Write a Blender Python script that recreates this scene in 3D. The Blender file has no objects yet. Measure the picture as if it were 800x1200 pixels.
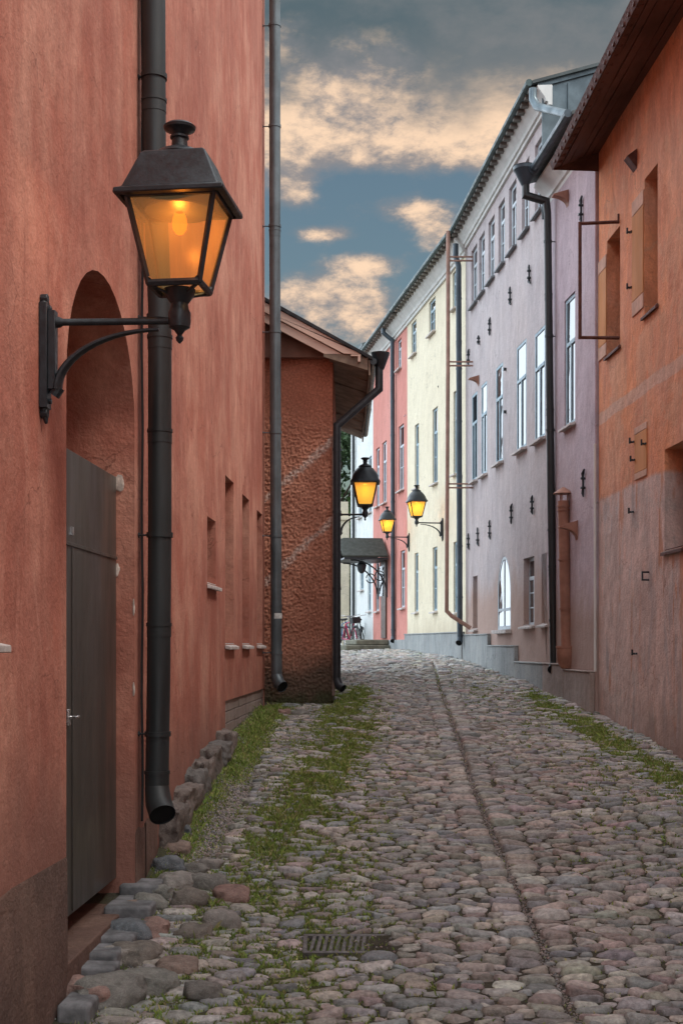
import bpy, bmesh, math, random
import numpy as np
from mathutils import Vector, Matrix, noise as mnoise
random.seed(7); rng = np.random.default_rng(11)
C = bpy.context.scene.collection
F, HX, HY = 1500.0, 400.0, 755.0      # focal length in photo pixels, vanishing point of the view axis
EZ = 2.75                             # eye height over the ground under the camera
R = math.radians

# ------------------------------------------------------------------ helpers
ORG = {}
def tag(o, label=None, cat=None, group=None, kind=None):
    if label: o['label'] = label
    if cat: o['category'] = cat
    if group: o['group'] = group
    if kind: o['kind'] = kind
    return o
def thing(name, loc, label, cat, group=None, rotz=0):
    o = bpy.data.objects.new(name, None); C.objects.link(o)
    o.location = loc; o.rotation_euler = (0, 0, rotz); o.empty_display_size = .2
    ORG[o.name] = Vector(loc) if rotz == 0 else Vector((0, 0, 0))
    return tag(o, label, cat, group)

class MB:
    def __init__(s): s.v = []; s.f = []; s.m = []; s.sm = []; s.mi = 0
    def add(s, vs, fs, smooth=False):
        n = len(s.v); s.v += [tuple(p) for p in vs]
        for f in fs: s.f.append([i + n for i in f]); s.m.append(s.mi); s.sm.append(smooth)
        return s
    def hexa(s, p):   # 8 points: bottom 4 ccw, top 4 ccw
        return s.add(p, [(3,2,1,0),(4,5,6,7),(0,1,5,4),(1,2,6,5),(2,3,7,6),(3,0,4,7)])
    def box(s, x0, x1, y0, y1, z0, z1, rot=None):
        p = [(x0,y0,z0),(x1,y0,z0),(x1,y1,z0),(x0,y1,z0),(x0,y0,z1),(x1,y0,z1),(x1,y1,z1),(x0,y1,z1)]
        if rot: p = [rot @ Vector(q) for q in p]
        return s.hexa(p)
    def wbox(s, w, a, b, z0, z1, o0, o1):   # box in a wall's own coordinates
        p = [w.P(a,z0,o0), w.P(b,z0,o0), w.P(b,z0,o1), w.P(a,z0,o1), w.P(a,z1,o0), w.P(b,z1,o0), w.P(b,z1,o1), w.P(a,z1,o1)]
        return s.hexa(p)
    def prism(s, w, a, b, prof, smooth=False):    # profile (off, z) swept along a wall
        n = len(prof)
        p = [w.P(a, z, o) for o, z in prof] + [w.P(b, z, o) for o, z in prof]
        return s.add(p, [(i, (i+1) % n, n+(i+1) % n, n+i) for i in range(n)] + [tuple(range(n))[::-1], tuple(range(n, 2*n))], smooth)
    def tube(s, pts, r, n=12, caps=True, smooth=True, flat=None):
        pts = [Vector(p) for p in pts]; rr = r if isinstance(r, (list, tuple)) else [r]*len(pts)
        vs = []; prev = None
        for i, p in enumerate(pts):
            if i == 0: d = pts[1]-p
            elif i == len(pts)-1: d = p-pts[i-1]
            else:
                d = (pts[i+1]-p).normalized() + (p-pts[i-1]).normalized()
            d.normalize()
            if prev is None:
                up = Vector((0,0,1)) if abs(d.z) < .9 else Vector((0,1,0))
                a = d.cross(up).normalized()
            else: a = (prev - d*prev.dot(d)).normalized()
            prev = a; b = d.cross(a)
            k = 1.0
            if 0 < i < len(pts)-1:
                c = max(.5, (pts[i+1]-p).normalized().dot(d)); k = 1/c
            for j in range(n):
                t = 2*math.pi*j/n
                off = a*math.cos(t) + b*math.sin(t)
                if flat: off = a*math.cos(t)*flat[0] + b*math.sin(t)*flat[1]
                vs.append(p + off*rr[i]*(k if k < 1.3 else 1.3))
        fs = [(i*n+j, i*n+(j+1) % n, (i+1)*n+(j+1) % n, (i+1)*n+j) for i in range(len(pts)-1) for j in range(n)]
        s.add(vs, fs, smooth)
        if caps:
            s.add(vs[:n], [tuple(range(n))[::-1]]); s.add(vs[-n:], [tuple(range(n))])
        return s
    def lathe(s, prof, c=(0,0,0), n=24, square=False, rot=0, sy=1):
        vs = []
        for r, z in prof:
            for j in range(n):
                t = 2*math.pi*j/n + rot
                x, y = math.cos(t), math.sin(t)
                vs.append((c[0]+r*x, c[1]+r*y*sy, c[2]+z))
        m = len(prof)
        fs = [(i*n+j, i*n+(j+1) % n, (i+1)*n+(j+1) % n, (i+1)*n+j) for i in range(m-1) for j in range(n)]
        s.add(vs, fs, n > 8)
        s.add(vs[:n], [tuple(range(n))[::-1]]); s.add(vs[-n:], [tuple(range(n))])
        return s
    def build(s, name, mats, parent=None, bevel=0, sharp=35, seg=2):
        me = bpy.data.meshes.new(name)
        o = ORG.get(parent.name, Vector((0,0,0))) if parent else Vector((0,0,0))
        me.from_pydata([(v[0]-o.x, v[1]-o.y, v[2]-o.z) for v in s.v], [], s.f)
        if not isinstance(mats, (list, tuple)): mats = [mats]
        for m in mats: me.materials.append(m)
        me.polygons.foreach_set('material_index', s.m)
        me.polygons.foreach_set('use_smooth', s.sm)
        bm = bmesh.new(); bm.from_mesh(me)
        bmesh.ops.remove_doubles(bm, verts=bm.verts, dist=1e-5)
        bmesh.ops.recalc_face_normals(bm, faces=bm.faces)
        bm.to_mesh(me); bm.free()
        me.set_sharp_from_angle(angle=R(sharp))
        ob = bpy.data.objects.new(name, me); C.objects.link(ob)
        if parent: ob.parent = parent
        ORG[ob.name] = o
        if bevel:
            b = ob.modifiers.new('bevel', 'BEVEL'); b.width = bevel; b.segments = seg; b.limit_method = 'ANGLE'; b.angle_limit = R(40)
        me.update()
        return ob

class Wall:
    def __init__(s, a, b, side):
        s.a, s.b, s.side = a, b, side
        t = Vector((b, 1, 0)).normalized(); s.t = t
        s.n = Vector((t.y, -t.x, 0))*side
    def P(s, Y, z, off=0):
        p = Vector((s.a+s.b*Y, Y, EZ+z)) + s.n*off
        return p
    def Y(s, x, off=0):
        u = (x-HX)/F
        return (s.a + s.n.x*off - u*s.n.y*off)/(u-s.b)
    def z(s, x, y, off=0):
        return (HY-y)/F*(s.Y(x, off)+s.n.y*off)
    def rect(s, x0, x1, yt, yb, off=0):
        xm = (x0+x1)/2
        ya, yb_ = sorted((s.Y(x0, off), s.Y(x1, off)))
        return (ya, yb_, s.z(xm, yb, off), s.z(xm, yt, off))
def PX(x, y, Y): return Vector(((x-HX)/F*Y, Y, EZ+(HY-y)/F*Y))

LEFT = Wall(-1.92, .0467, 1); ORANGE = Wall(4.258, -.047, -1); LILAC = Wall(4.878, -.083, -1); YELL = Wall(6.766, -.153, -1)

# ground level under the eye, metres
_gy = [-30,-6,0,4,7.3,9.3,10.7,12,14,18,22,27,31,35,60,400]
_gd = [3.3,2.95,2.7,2.42,2.08,1.80,1.56,1.37,1.16,.88,.60,.32,.21,.17,.15,.15]
_ty = np.arange(-30, 120, .1); _td = np.interp(_ty, _gy, _gd)
_k = np.exp(-.5*(np.arange(-15, 16)*.1/.6)**2); _k /= _k.sum()
_td = np.concatenate([_td[:15], np.convolve(_td, _k, 'valid'), _td[-15:]])
def dz(Y): return np.interp(Y, _ty, _td)
def gz(Y): return float(EZ-dz(Y))

# ------------------------------------------------------------------ materials
class N:
    def __init__(s, name):
        s.m = bpy.data.materials.new(name); s.m.use_nodes = True
        s.t = s.m.node_tree; s.p = s.t.nodes['Principled BSDF']; s.out = s.t.nodes['Material Output']
    def n(s, typ, **k):
        o = s.t.nodes.new(typ)
        for a, b in k.items(): setattr(o, a, b)
        return o
    def l(s, a, b): s.t.links.new(a, b)
    def pos(s, sc=(1,1,1), obj=False):
        if obj: src = s.n('ShaderNodeTexCoord').outputs['Object']
        else: src = s.n('ShaderNodeNewGeometry').outputs['Position']
        m = s.n('ShaderNodeMapping'); m.inputs['Scale'].default_value = sc; s.l(src, m.inputs['Vector']); return m.outputs[0]
    def noise(s, vec, scale, detail=5, rough=.55, dist=0):
        o = s.n('ShaderNodeTexNoise'); s.l(vec, o.inputs['Vector'])
        o.inputs['Scale'].default_value = scale; o.inputs['Detail'].default_value = detail
        o.inputs['Roughness'].default_value = rough; o.inputs['Distortion'].default_value = dist
        return o.outputs['Fac']
    def ramp(s, fac, lo, hi, a=0., b=1.):
        o = s.n('ShaderNodeMapRange'); o.interpolation_type = 'SMOOTHSTEP'; s.l(fac, o.inputs['Value'])
        for k, v in zip(('From Min','From Max','To Min','To Max'), (lo, hi, a, b)): o.inputs[k].default_value = v
        return o.outputs['Result']
    def mix(s, fac, a, b, mode='MIX'):
        o = s.n('ShaderNodeMix'); o.data_type = 'RGBA'; o.blend_type = mode
        for sock, v in ((o.inputs[0], fac), (o.inputs[6], a), (o.inputs[7], b)):
            if isinstance(v, (int, float)): sock.default_value = v
            elif isinstance(v, tuple): sock.default_value = (*v[:3], 1)
            else: s.l(v, sock)
        return o.outputs[2]
    def math(s, op, a, b=0., c=0.):
        o = s.n('ShaderNodeMath'); o.operation = op
        for sock, v in zip(o.inputs, (a, b, c)):
            if isinstance(v, (int, float)): sock.default_value = v
            else: s.l(v, sock)
        return o.outputs[0]
    def bump(s, h, strength=.3, dist=.01, normal=None):
        o = s.n('ShaderNodeBump'); s.l(h, o.inputs['Height']); o.inputs['Strength'].default_value = strength
        o.inputs['Distance'].default_value = dist
        if normal: s.l(normal, o.inputs['Normal'])
        return o.outputs['Normal']
    def z(s):
        o = s.n('ShaderNodeSeparateXYZ'); s.l(s.n('ShaderNodeNewGeometry').outputs['Position'], o.inputs[0]); return o.outputs
    def fin(s, col=None, rough=None, nor=None):
        for k, v in (('Base Color', col), ('Roughness', rough), ('Normal', nor)):
            if v is None: continue
            if isinstance(v, (int, float)): s.p.inputs[k].default_value = v
            elif isinstance(v, tuple): s.p.inputs[k].default_value = (*v[:3], 1)
            else: s.l(v, s.p.inputs[k])
        s.p.inputs['Specular IOR Level'].default_value = .3
        return s.m

def plaster(name, c1, c2, c3, dirt=None, dz0=None, scuff=None, bumpy=1., streak=1., bands=None):
    k = N(name); p = k.pos(); ps = k.pos((1,1,.5)); pf = k.pos((1,1,.34))
    big = k.ramp(k.noise(ps, 2.2, 6, .6, .3), .35, .68)
    blot = k.ramp(k.noise(p, .55, 5, .6), .38, .7)
    col = k.mix(big, c1, c2)
    col = k.mix(k.math('MULTIPLY', blot, .75), col, c3)
    if bands: col = bands(k, col, p, ps)
    fine = k.ramp(k.noise(pf, 5, 9, .72, .8), .3, .75, 1-.17*streak, 1+.15*streak)
    spk = k.ramp(k.noise(p, 28, 6, .7), .3, .7, .9, 1.08)
    f = k.math('MULTIPLY', fine, spk)
    cmb = k.n('ShaderNodeCombineColor')
    for i in range(3): k.l(f, cmb.inputs[i])
    col = k.mix(1., col, cmb.outputs[0], 'MULTIPLY')
    wash = k.ramp(k.noise(k.pos((1,1,.35)), 3.4, 8, .7, 1.2), .52, .74, 0, .34)   # chalky limewash
    col = k.mix(wash, col, tuple(min(.9, c*1.2+.04) for c in c2))
    drip = k.math('MULTIPLY', k.ramp(k.noise(k.pos((1,1,.09)), 6.5, 5, .6, .3), .58, .70), k.ramp(k.noise(p, 1.3, 4), .4, .62))
    col = k.mix(k.math('MULTIPLY', drip, .30), col, tuple(c*.62 for c in c3))
    if scuff:   # pale worn spots
        m = k.math('MULTIPLY', k.ramp(k.noise(k.pos((1,1,.6)), 4.5, 9, .75, .6), .615, .66), k.ramp(k.noise(p, .9, 3), .45, .6))
        col = k.mix(k.math('MULTIPLY', m, .75), col, scuff)
    if dirt:    # damp dirt creeping up from the street
        zz = k.z()[2]
        e = k.math('ADD', zz, k.math('MULTIPLY', k.noise(k.pos((1,1,.35)), 1.8, 6, .65), -1.5))
        m = k.ramp(e, EZ+dz0-1.0, EZ+dz0-.2, .85, 0)
        col = k.mix(m, col, dirt)
    # hairline cracks
    wv = k.n('ShaderNodeVectorMath'); wv.operation = 'ADD'; nc = k.n('ShaderNodeTexNoise'); k.l(p, nc.inputs['Vector']); nc.inputs['Scale'].default_value = 1.6; nc.inputs['Detail'].default_value = 8
    k.l(p, wv.inputs[0]); k.l(nc.outputs['Color'], wv.inputs[1])
    vo = k.n('ShaderNodeTexVoronoi'); vo.feature = 'DISTANCE_TO_EDGE'; k.l(wv.outputs[0], vo.inputs['Vector']); vo.inputs['Scale'].default_value = .75
    ck = k.math('MULTIPLY', k.ramp(vo.outputs['Distance'], .0015, .0055, 1, 0), k.ramp(k.noise(p, .8, 3), .48, .60))
    col = k.mix(k.math('MULTIPLY', ck, .55), col, tuple(c*.4 for c in c3))
    h = k.math('ADD', k.math('MULTIPLY', k.noise(p, 3, 4), 1.6), k.math('MULTIPLY', k.noise(p, 45, 6, .6), .32))
    return k.fin(col, .92, k.bump(h, .8*bumpy, .022))

def simple(name, col, rough=.6, var=.15, scale=9, bump=.15, metal=0, bscale=40, obj=False, spec=None, streak=(1,1,1)):
    k = N(name); p = k.pos(streak, obj)
    v = k.ramp(k.noise(p, scale, 6, .6), .3, .72, 1-var, 1+var)
    cmb = k.n('ShaderNodeCombineColor')
    for i in range(3): k.l(v, cmb.inputs[i])
    c = k.mix(1., col, cmb.outputs[0], 'MULTIPLY')
    r = k.ramp(k.noise(p, scale*1.7, 4), .3, .7, max(0, rough-.1), min(1, rough+.12))
    k.fin(c, r, k.bump(k.noise(p, bscale, 4), bump, .005)); k.p.inputs['Metallic'].default_value = metal
    if spec is not None: k.p.inputs['Specular IOR Level'].default_value = spec
    return k.m

M = {}
M['terracotta'] = plaster('terracotta_plaster', (.44,.155,.105), (.58,.28,.20), (.34,.115,.082), scuff=(.60,.34,.26), dirt=(.27,.13,.10), dz0=-.95, streak=.6)
M['terra_plinth'] = plaster('brown_plinth_render', (.16,.095,.075), (.21,.13,.10), (.10,.065,.055), bumpy=2)
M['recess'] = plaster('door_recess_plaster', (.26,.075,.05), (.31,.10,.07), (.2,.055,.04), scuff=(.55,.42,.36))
def orange_bands(k, col, p, ps):
    zz = k.z()[2]
    e = k.math('ADD', zz, k.math('MULTIPLY', k.noise(p, 1.6, 6, .6), .10))
    low = k.mix(k.ramp(k.noise(ps, 1.7, 7, .65, .8), .35, .65), (.68,.50,.44), (.54,.40,.355))
    low = k.mix(k.ramp(k.noise(k.pos((1,1,.3)), 2.6, 6, .6, .5), .53, .66), low, (.45,.37,.35))
    low = k.mix(k.ramp(k.noise(k.pos((1,1,.2)), 3.7, 6, .6, .3), .57, .66), low, (.52,.27,.18))
    pt = k.ramp(k.noise(p, 1.5, 9, .62, .4), .54, .57)
    col = k.mix(k.math('MULTIPLY', pt, .55), col, (.62,.34,.21))
    pt2 = k.ramp(k.noise(k.pos((1.3,1.3,.8)), 1.1, 9, .66, .7), .56, .60)
    col = k.mix(k.math('MULTIPLY', pt2, .5), col, (.50,.19,.10))
    pt3 = k.ramp(k.noise(p, 2.1, 9, .66, .5), .56, .59)
    low = k.mix(k.math('MULTIPLY', pt3, .5), low, (.50,.42,.38))
    m = k.ramp(e, EZ+1.95, EZ+2.02, 1, 0)
    col = k.mix(m, col, low)
    b = k.math('MULTIPLY', k.ramp(e, EZ+2.98, EZ+3.0), k.ramp(e, EZ+3.13, EZ+3.16, 1, 0))
    return k.mix(k.math('MULTIPLY', b, .7), col, (.60,.40,.31))
M['orange'] = plaster('orange_plaster', (.76,.31,.15), (.62,.25,.14), (.62,.34,.23), dirt=(.30,.215,.18), dz0=-1.15, streak=1., bands=orange_bands, scuff=(.42,.26,.2), bumpy=1.5)
M['lilac'] = plaster('lilac_pink_plaster', (.52,.465,.465), (.45,.395,.40), (.55,.465,.45), dirt=(.43,.29,.235), dz0=.9, streak=.7, scuff=(.52,.42,.40))
M['annexe'] = plaster('dusky_pink_plaster', (.52,.42,.455), (.45,.36,.395), (.47,.36,.37), dirt=(.38,.26,.21), dz0=.5, streak=.8, scuff=(.50,.42,.40))
M['yellow'] = plaster('pale_yellow_plaster', (.76,.68,.51), (.70,.62,.46), (.79,.71,.54), dirt=(.55,.47,.34), dz0=.3, streak=.4)
M['coral'] = plaster('coral_plaster', (.62,.25,.205), (.55,.215,.175), (.64,.28,.235), streak=.5)
M['white'] = plaster('white_plaster', (.72,.74,.72), (.66,.69,.68), (.74,.75,.72), streak=.4)
M['cream'] = plaster('cream_plaster', (.68,.60,.45), (.6,.53,.4), (.7,.62,.5), streak=.4)
M['cornice'] = simple('white_cornice_paint', (.66,.66,.63), .7, .1, 4, .2, streak=(1,1,.4))
M['granite'] = plaster('grey_granite_plinth', (.30,.32,.32), (.38,.39,.38), (.24,.25,.25), bumpy=1.2, streak=.7)
M['tanplinth'] = plaster('buff_render_plinth', (.40,.33,.29), (.33,.26,.23), (.27,.22,.20), bumpy=1.2)
M['iron'] = simple('black_painted_iron', (.016,.021,.026), .42, .3, 18, .25, 0, 60, obj=True, spec=.5)
M['pipe_dark'] = simple('dark_painted_downpipe', (.019,.022,.023), .5, .35, 3, .15, 0, 30, spec=.5, streak=(1,1,.3))
M['pipe_blue'] = simple('blue_grey_downpipe', (.045,.065,.082), .38, .25, 3, .15, .1, 30, spec=.5)
M['pipe_grey'] = simple('grey_zinc_downpipe', (.10,.12,.13), .42, .25, 2.5, .12, .3, 30, spec=.5)
M['zinc'] = simple('zinc_sheet', (.12,.15,.165), .42, .3, 2.2, .5, .6, 3)
M['copper'] = simple('brown_painted_pipe', (.33,.19,.145), .55, .2, 5, .2)
M['flue'] = simple('terracotta_painted_flue', (.34,.165,.115), .6, .2, 5, .25)
M['frame_blue'] = simple('grey_blue_window_paint', (.30,.41,.47), .5, .12, 8, .1)
M['frame_white'] = simple('pale_window_paint', (.50,.56,.60), .5, .12, 8, .1)
M['frame_dark'] = simple('brown_window_paint', (.10,.06,.045), .5, .2, 8, .1)
M['sill'] = simple('weathered_white_sill', (.55,.50,.47), .75, .25, 12, .3)
M['sill_dark'] = simple('grey_metal_sill', (.17,.18,.19), .5, .2, 10, .1)
M['door_metal'] = simple('dark_grey_steel_door', (.075,.067,.060), .38, .22, 3, .12, .2, 12, spec=.5, streak=(1,1,.2))
M['chrome'] = simple('bright_steel', (.7,.7,.7), .25, .1, 9, .05, 1)
M['rust'] = simple('rusty_brown_iron', (.105,.045,.034), .7, .35, 14, .3)
M['soffit_brown'] = simple('dark_brown_soffit_board', (.11,.055,.04), .8, .4, 3, .4, 0, 20, streak=(.6,.25,1))
M['soffit_tan'] = simple('grey_weathered_soffit_board', (.25,.19,.145), .85, .3, 4, .4, 0, 25)
M['barge'] = simple('faded_pink_barge_board', (.62,.44,.36), .75, .12, 3, .2, 0, 30, streak=(.5,1,.8))
M['bargedark'] = simple('brown_gable_board', (.22,.115,.085), .8, .2, 3, .2)
M['felt'] = simple('black_roofing_felt', (.03,.03,.033), .75, .3, 5, .4)
M['rooftile'] = simple('dark_metal_roof', (.07,.085,.085), .5, .3, 3, .3)
M['gutter_green'] = simple('green_grey_gutter', (.055,.085,.085), .45, .2, 4, .1)
M['tan_rafter'] = simple('aged_rafter_end', (.20,.19,.17), .8, .25, 8, .3)
M['hood_green'] = simple('dark_olive_hood_roof', (.035,.040,.032), .65, .2, 6, .2)
M['step'] = simple('mossy_grey_step_stone', (.17,.165,.125), .9, .3, 5, .5)
M['trunk'] = simple('bark', (.08,.06,.045), .9, .3, 9, .6)
M['patch'] = simple('ochre_plaster_patch', (.52,.24,.10), .9, .15, 3, .3, streak=(1,1,.3))
M['patch_pale'] = simple('pale_plaster_patch', (.55,.34,.25), .9, .15, 6, .3)
M['patch_pale2'] = simple('bare_lime_plaster', (.55,.46,.40), .95, .25, 20, .5)
M['bike_red'] = simple('magenta_bicycle_paint', (.45,.03,.10), .35, .1, 9, 0)
M['bike_blue'] = simple('blue_bicycle_paint', (.05,.16,.30), .35, .1, 9, 0)
M['rubber'] = simple('black_rubber', (.02,.02,.02), .8, .1, 9, 0)
M['brickish'] = simple('blue_grey_paving_block', (.19,.19,.195), .75, .4, 9, .5, 0, 30)
M['grate'] = simple('worn_cast_iron', (.17,.16,.155), .5, .3, 25, .3, .5)
M['black'] = simple('dark_void', (.008,.008,.008), 1, .1, 5, 0)
M['label_white'] = simple('white_sticker', (.6,.6,.58), .7, .2, 30, .1)

def roughcast():
    k = N('roughcast_render'); p = k.pos()
    n1 = k.noise(p, 2.2, 6, .6); n2 = k.noise(p, 30, 6, .65)
    col = k.mix(k.ramp(n1, .35, .65), (.52,.235,.155), (.40,.17,.11))
    x, y, z = k.z()[0], k.z()[1], k.z()[2]
    e = k.math('ADD', z, k.math('MULTIPLY', k.noise(p, 2.0, 6, .6), -.9))
    col = k.mix(k.ramp(e, EZ-1.0, EZ-.35, .9, 0), col, (.10,.075,.055))
    g = k.ramp(e, EZ-1.30, EZ-1.08, .8, 0)
    col = k.mix(g, col, (.055,.065,.03))
    up = k.ramp(z, EZ+2.6, EZ+3.9, 0, .6)      # smoother, redder limewash left under the eaves
    col = k.mix(up, col, (.42,.13,.075))
    wob = k.math('MULTIPLY', k.math('SUBTRACT', k.noise(p, 6, 5, .7), .5), .34)
    for (xa, za, xb, zb) in ((-.86,2.31,-.12,2.95), (-.79,1.19,-.12,1.82)):   # repaired cracks
        s = (zb-za)/(xb-xa)
        lin = k.math('SUBTRACT', z, k.math('ADD', k.math('MULTIPLY', x, s), EZ+za-s*xa))
        d = k.math('ABSOLUTE', k.math('ADD', lin, wob))
        m = k.math('MULTIPLY', k.ramp(d, .02, .10, 1, 0), k.ramp(k.noise(p, 22, 5, .7), .36, .50))
        col = k.mix(k.math('MULTIPLY', m, .75), col, (.58,.46,.40))
    tone = k.ramp(n2, .3, .7, .7, 1.25)
    cmb = k.n('ShaderNodeCombineColor')
    for i in range(3): k.l(tone, cmb.inputs[i])
    col = k.mix(1., col, cmb.outputs[0], 'MULTIPLY')
    return k.fin(col, .95, k.bump(k.noise(p, 55, 6, .6), .7, .012))
M['roughcast'] = roughcast()

def glass_mat(name, tint=(.012,.016,.02)):
    k = N(name); k.fin(tint, .03)
    k.p.inputs['IOR'].default_value = 2.1; k.p.inputs['Specular IOR Level'].default_value = .8
    nr = k.noise(k.pos(), 1.7, 2); k.l(k.bump(nr, .10, .05), k.p.inputs['Normal'])
    return k.m
M['pane'] = glass_mat('window_glass')

def lamp_glass(name, clear, tint, emit):
    k = N(name); t = k.t
    tr = k.n('ShaderNodeBsdfTransparent'); tr.inputs[0].default_value = (*tint, 1)
    tl = k.n('ShaderNodeBsdfTranslucent'); tl.inputs[0].default_value = (*tint, 1)
    gl = k.n('ShaderNodeBsdfGlossy'); gl.inputs['Roughness'].default_value = .35; gl.inputs[0].default_value = (.9,.9,.9,1)
    em = k.n('ShaderNodeEmission'); em.inputs[0].default_value = (*tint, 1); em.inputs[1].default_value = emit
    f = k.ramp(k.noise(k.pos(obj=True), 3, 2, .5), .3, .7, clear-.03, clear+.03)
    m1 = k.n('ShaderNodeMixShader'); k.l(f, m1.inputs[0]); k.l(tl.outputs[0], m1.inputs[1]); k.l(tr.outputs[0], m1.inputs[2])
    m2 = k.n('ShaderNodeMixShader'); m2.inputs[0].default_value = .03; k.l(m1.outputs[0], m2.inputs[1]); k.l(gl.outputs[0], m2.inputs[2])
    ad = k.n('ShaderNodeAddShader'); k.l(m2.outputs[0], ad.inputs[0]); k.l(em.outputs[0], ad.inputs[1])
    k.l(ad.outputs[0], k.out.inputs['Surface'])
    return k.m
M['amber_clear'] = lamp_glass('amber_lantern_glass', .84, (1,.69,.33), .05)
M['amber_frost'] = lamp_glass('frosted_lantern_glass', .35, (1,.74,.21), .13)
def emit(name, col, s):
    k = N(name); e = k.n('ShaderNodeEmission'); e.inputs[0].default_value = (*col, 1); e.inputs[1].default_value = s
    k.l(e.outputs[0], k.out.inputs['Surface']); return k.m
M['bulb'] = emit('glowing_orange_bulb', (1,.20,.02), .75)
_t = M['bulb'].node_tree; _tr = _t.nodes.new('ShaderNodeBsdfTransparent'); _tr.inputs[0].default_value = (1,.75,.5,1); _ad = _t.nodes.new('ShaderNodeAddShader')
_e = [n_ for n_ in _t.nodes if n_.type == 'EMISSION'][0]; _t.links.new(_tr.outputs[0], _ad.inputs[0]); _t.links.new(_e.outputs[0], _ad.inputs[1]); _t.links.new(_ad.outputs[0], _t.nodes['Material Output'].inputs[0])

def attr_mat(name, attr, rough, nscale=30, var=.25, bump=.4, speck=True, bd=.006):
    k = N(name); a = k.n('ShaderNodeAttribute'); a.attribute_name = attr
    p = k.pos()
    v = k.ramp(k.noise(p, nscale, 7, .7), .28, .72, 1-var, 1+var)
    cmb = k.n('ShaderNodeCombineColor')
    for i in range(3): k.l(v, cmb.inputs[i])
    c = k.mix(1., a.outputs['Color'], cmb.outputs[0], 'MULTIPLY')
    if speck:
        c = k.mix(k.ramp(k.noise(p, 160, 3, .6), .56, .68, 0, .45), c, (.5,.47,.43))
        c = k.mix(k.ramp(k.noise(p, 5, 6, .7), .56, .68, 0, .55), c, (.085,.075,.06))
    h = k.math('ADD', k.math('MULTIPLY', k.noise(p, 22, 5, .6), 1.), k.math('MULTIPLY', k.noise(p, 110, 4), .25))
    return k.fin(c, rough, k.bump(h, bump, bd*2))
M['cobble'] = attr_mat('granite_cobble', 'col', .46, 24, .42, 1., bd=.009); M['cobble'].node_tree.nodes['Principled BSDF'].inputs['Specular IOR Level'].default_value = .6
M['boulder'] = attr_mat('granite_boulder', 'col', .75, 14, .3, .8, bd=.012)
M['grass'] = attr_mat('grass_blade', 'col', .7, 8, .3, 0, False)
M['leaf'] = attr_mat('tree_leaf', 'col', .6, 1.5, .35, 0, False)

def roadbed():
    k = N('earth_and_moss'); p = k.pos()
    a = k.n('ShaderNodeAttribute'); a.attribute_name = 'moss'
    e = k.mix(k.ramp(k.noise(p, 9, 7, .7), .3, .7), (.045,.038,.032), (.085,.072,.060))
    e = k.mix(k.ramp(k.noise(p, 90, 4, .7), .52, .62, 0, .5), e, (.15,.135,.12))
    g = k.mix(k.ramp(k.noise(p, 25, 5, .7), .3, .7), (.11,.14,.035), (.19,.21,.06))
    mm = k.math('MULTIPLY', a.outputs['Fac'], k.ramp(k.noise(p, 6, 6, .7), .32, .52))
    c = k.mix(mm, e, g)
    return k.fin(c, .95, k.bump(k.noise(p, 70, 6, .7), .9, .02))
M['bed'] = roadbed()
M['earth'] = simple('dark_earth', (.09,.08,.065), .95, .3, 3, .5)

# ------------------------------------------------------------------ walls with openings
def arch_loop(a, b, z0, zs, zt, n=18, point=False):
    c = (a+b)/2; r = (b-a)/2; h = zt-zs
    L = [(a, z0), (b, z0)]
    for i in range(n+1):
        t = math.pi*i/n
        x, y = math.cos(t), math.sin(t)
        L.append((c+r*x, zs+h*(y if not point else y**.8)))
    return L
def rect_loop(a, b, z0, z1): return [(a, z0), (b, z0), (b, z1), (a, z1)]
def front(mb, w, outer, holes, depths, mats=None, off=0):
    """wall face with openings; each opening gets its reveals"""
    bm = bmesh.new(); edges = []
    for lp in [outer]+holes:
        vs = [bm.verts.new((p[0], p[1], 0)) for p in lp]
        edges += [bm.edges.new((vs[i], vs[(i+1) % len(vs)])) for i in range(len(vs))]
    bmesh.ops.triangle_fill(bm, use_beauty=True, use_dissolve=False, edges=edges, normal=(0,0,1))
    bm.verts.index_update()
    vs = [w.P(v.co.x, v.co.y, off) for v in bm.verts]
    fs = [[v.index for v in f.verts] for f in bm.faces]
    bm.free(); mb.add(vs, fs)
    for lp, d in zip(holes, depths):
        n = len(lp)
        mb.add([w.P(a, z, off) for a, z in lp]+[w.P(a, z, off-d) for a, z in lp], [(i, (i+1) % n, n+(i+1) % n, n+i) for i in range(n)])
def shell(mb, w, a, b, z0, z1, D, inset=.004):
    """side and back walls behind a front"""
    a += inset; b -= inset
    p = [w.P(a,z0,-.001), w.P(a,z1,-.001), w.P(a,z0,-D), w.P(a,z1,-D), w.P(b,z0,-.001), w.P(b,z1,-.001), w.P(b,z0,-D), w.P(b,z1,-D)]
    mb.add(p, [(0,1,3,2),(4,5,7,6),(2,3,7,6)])

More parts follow.
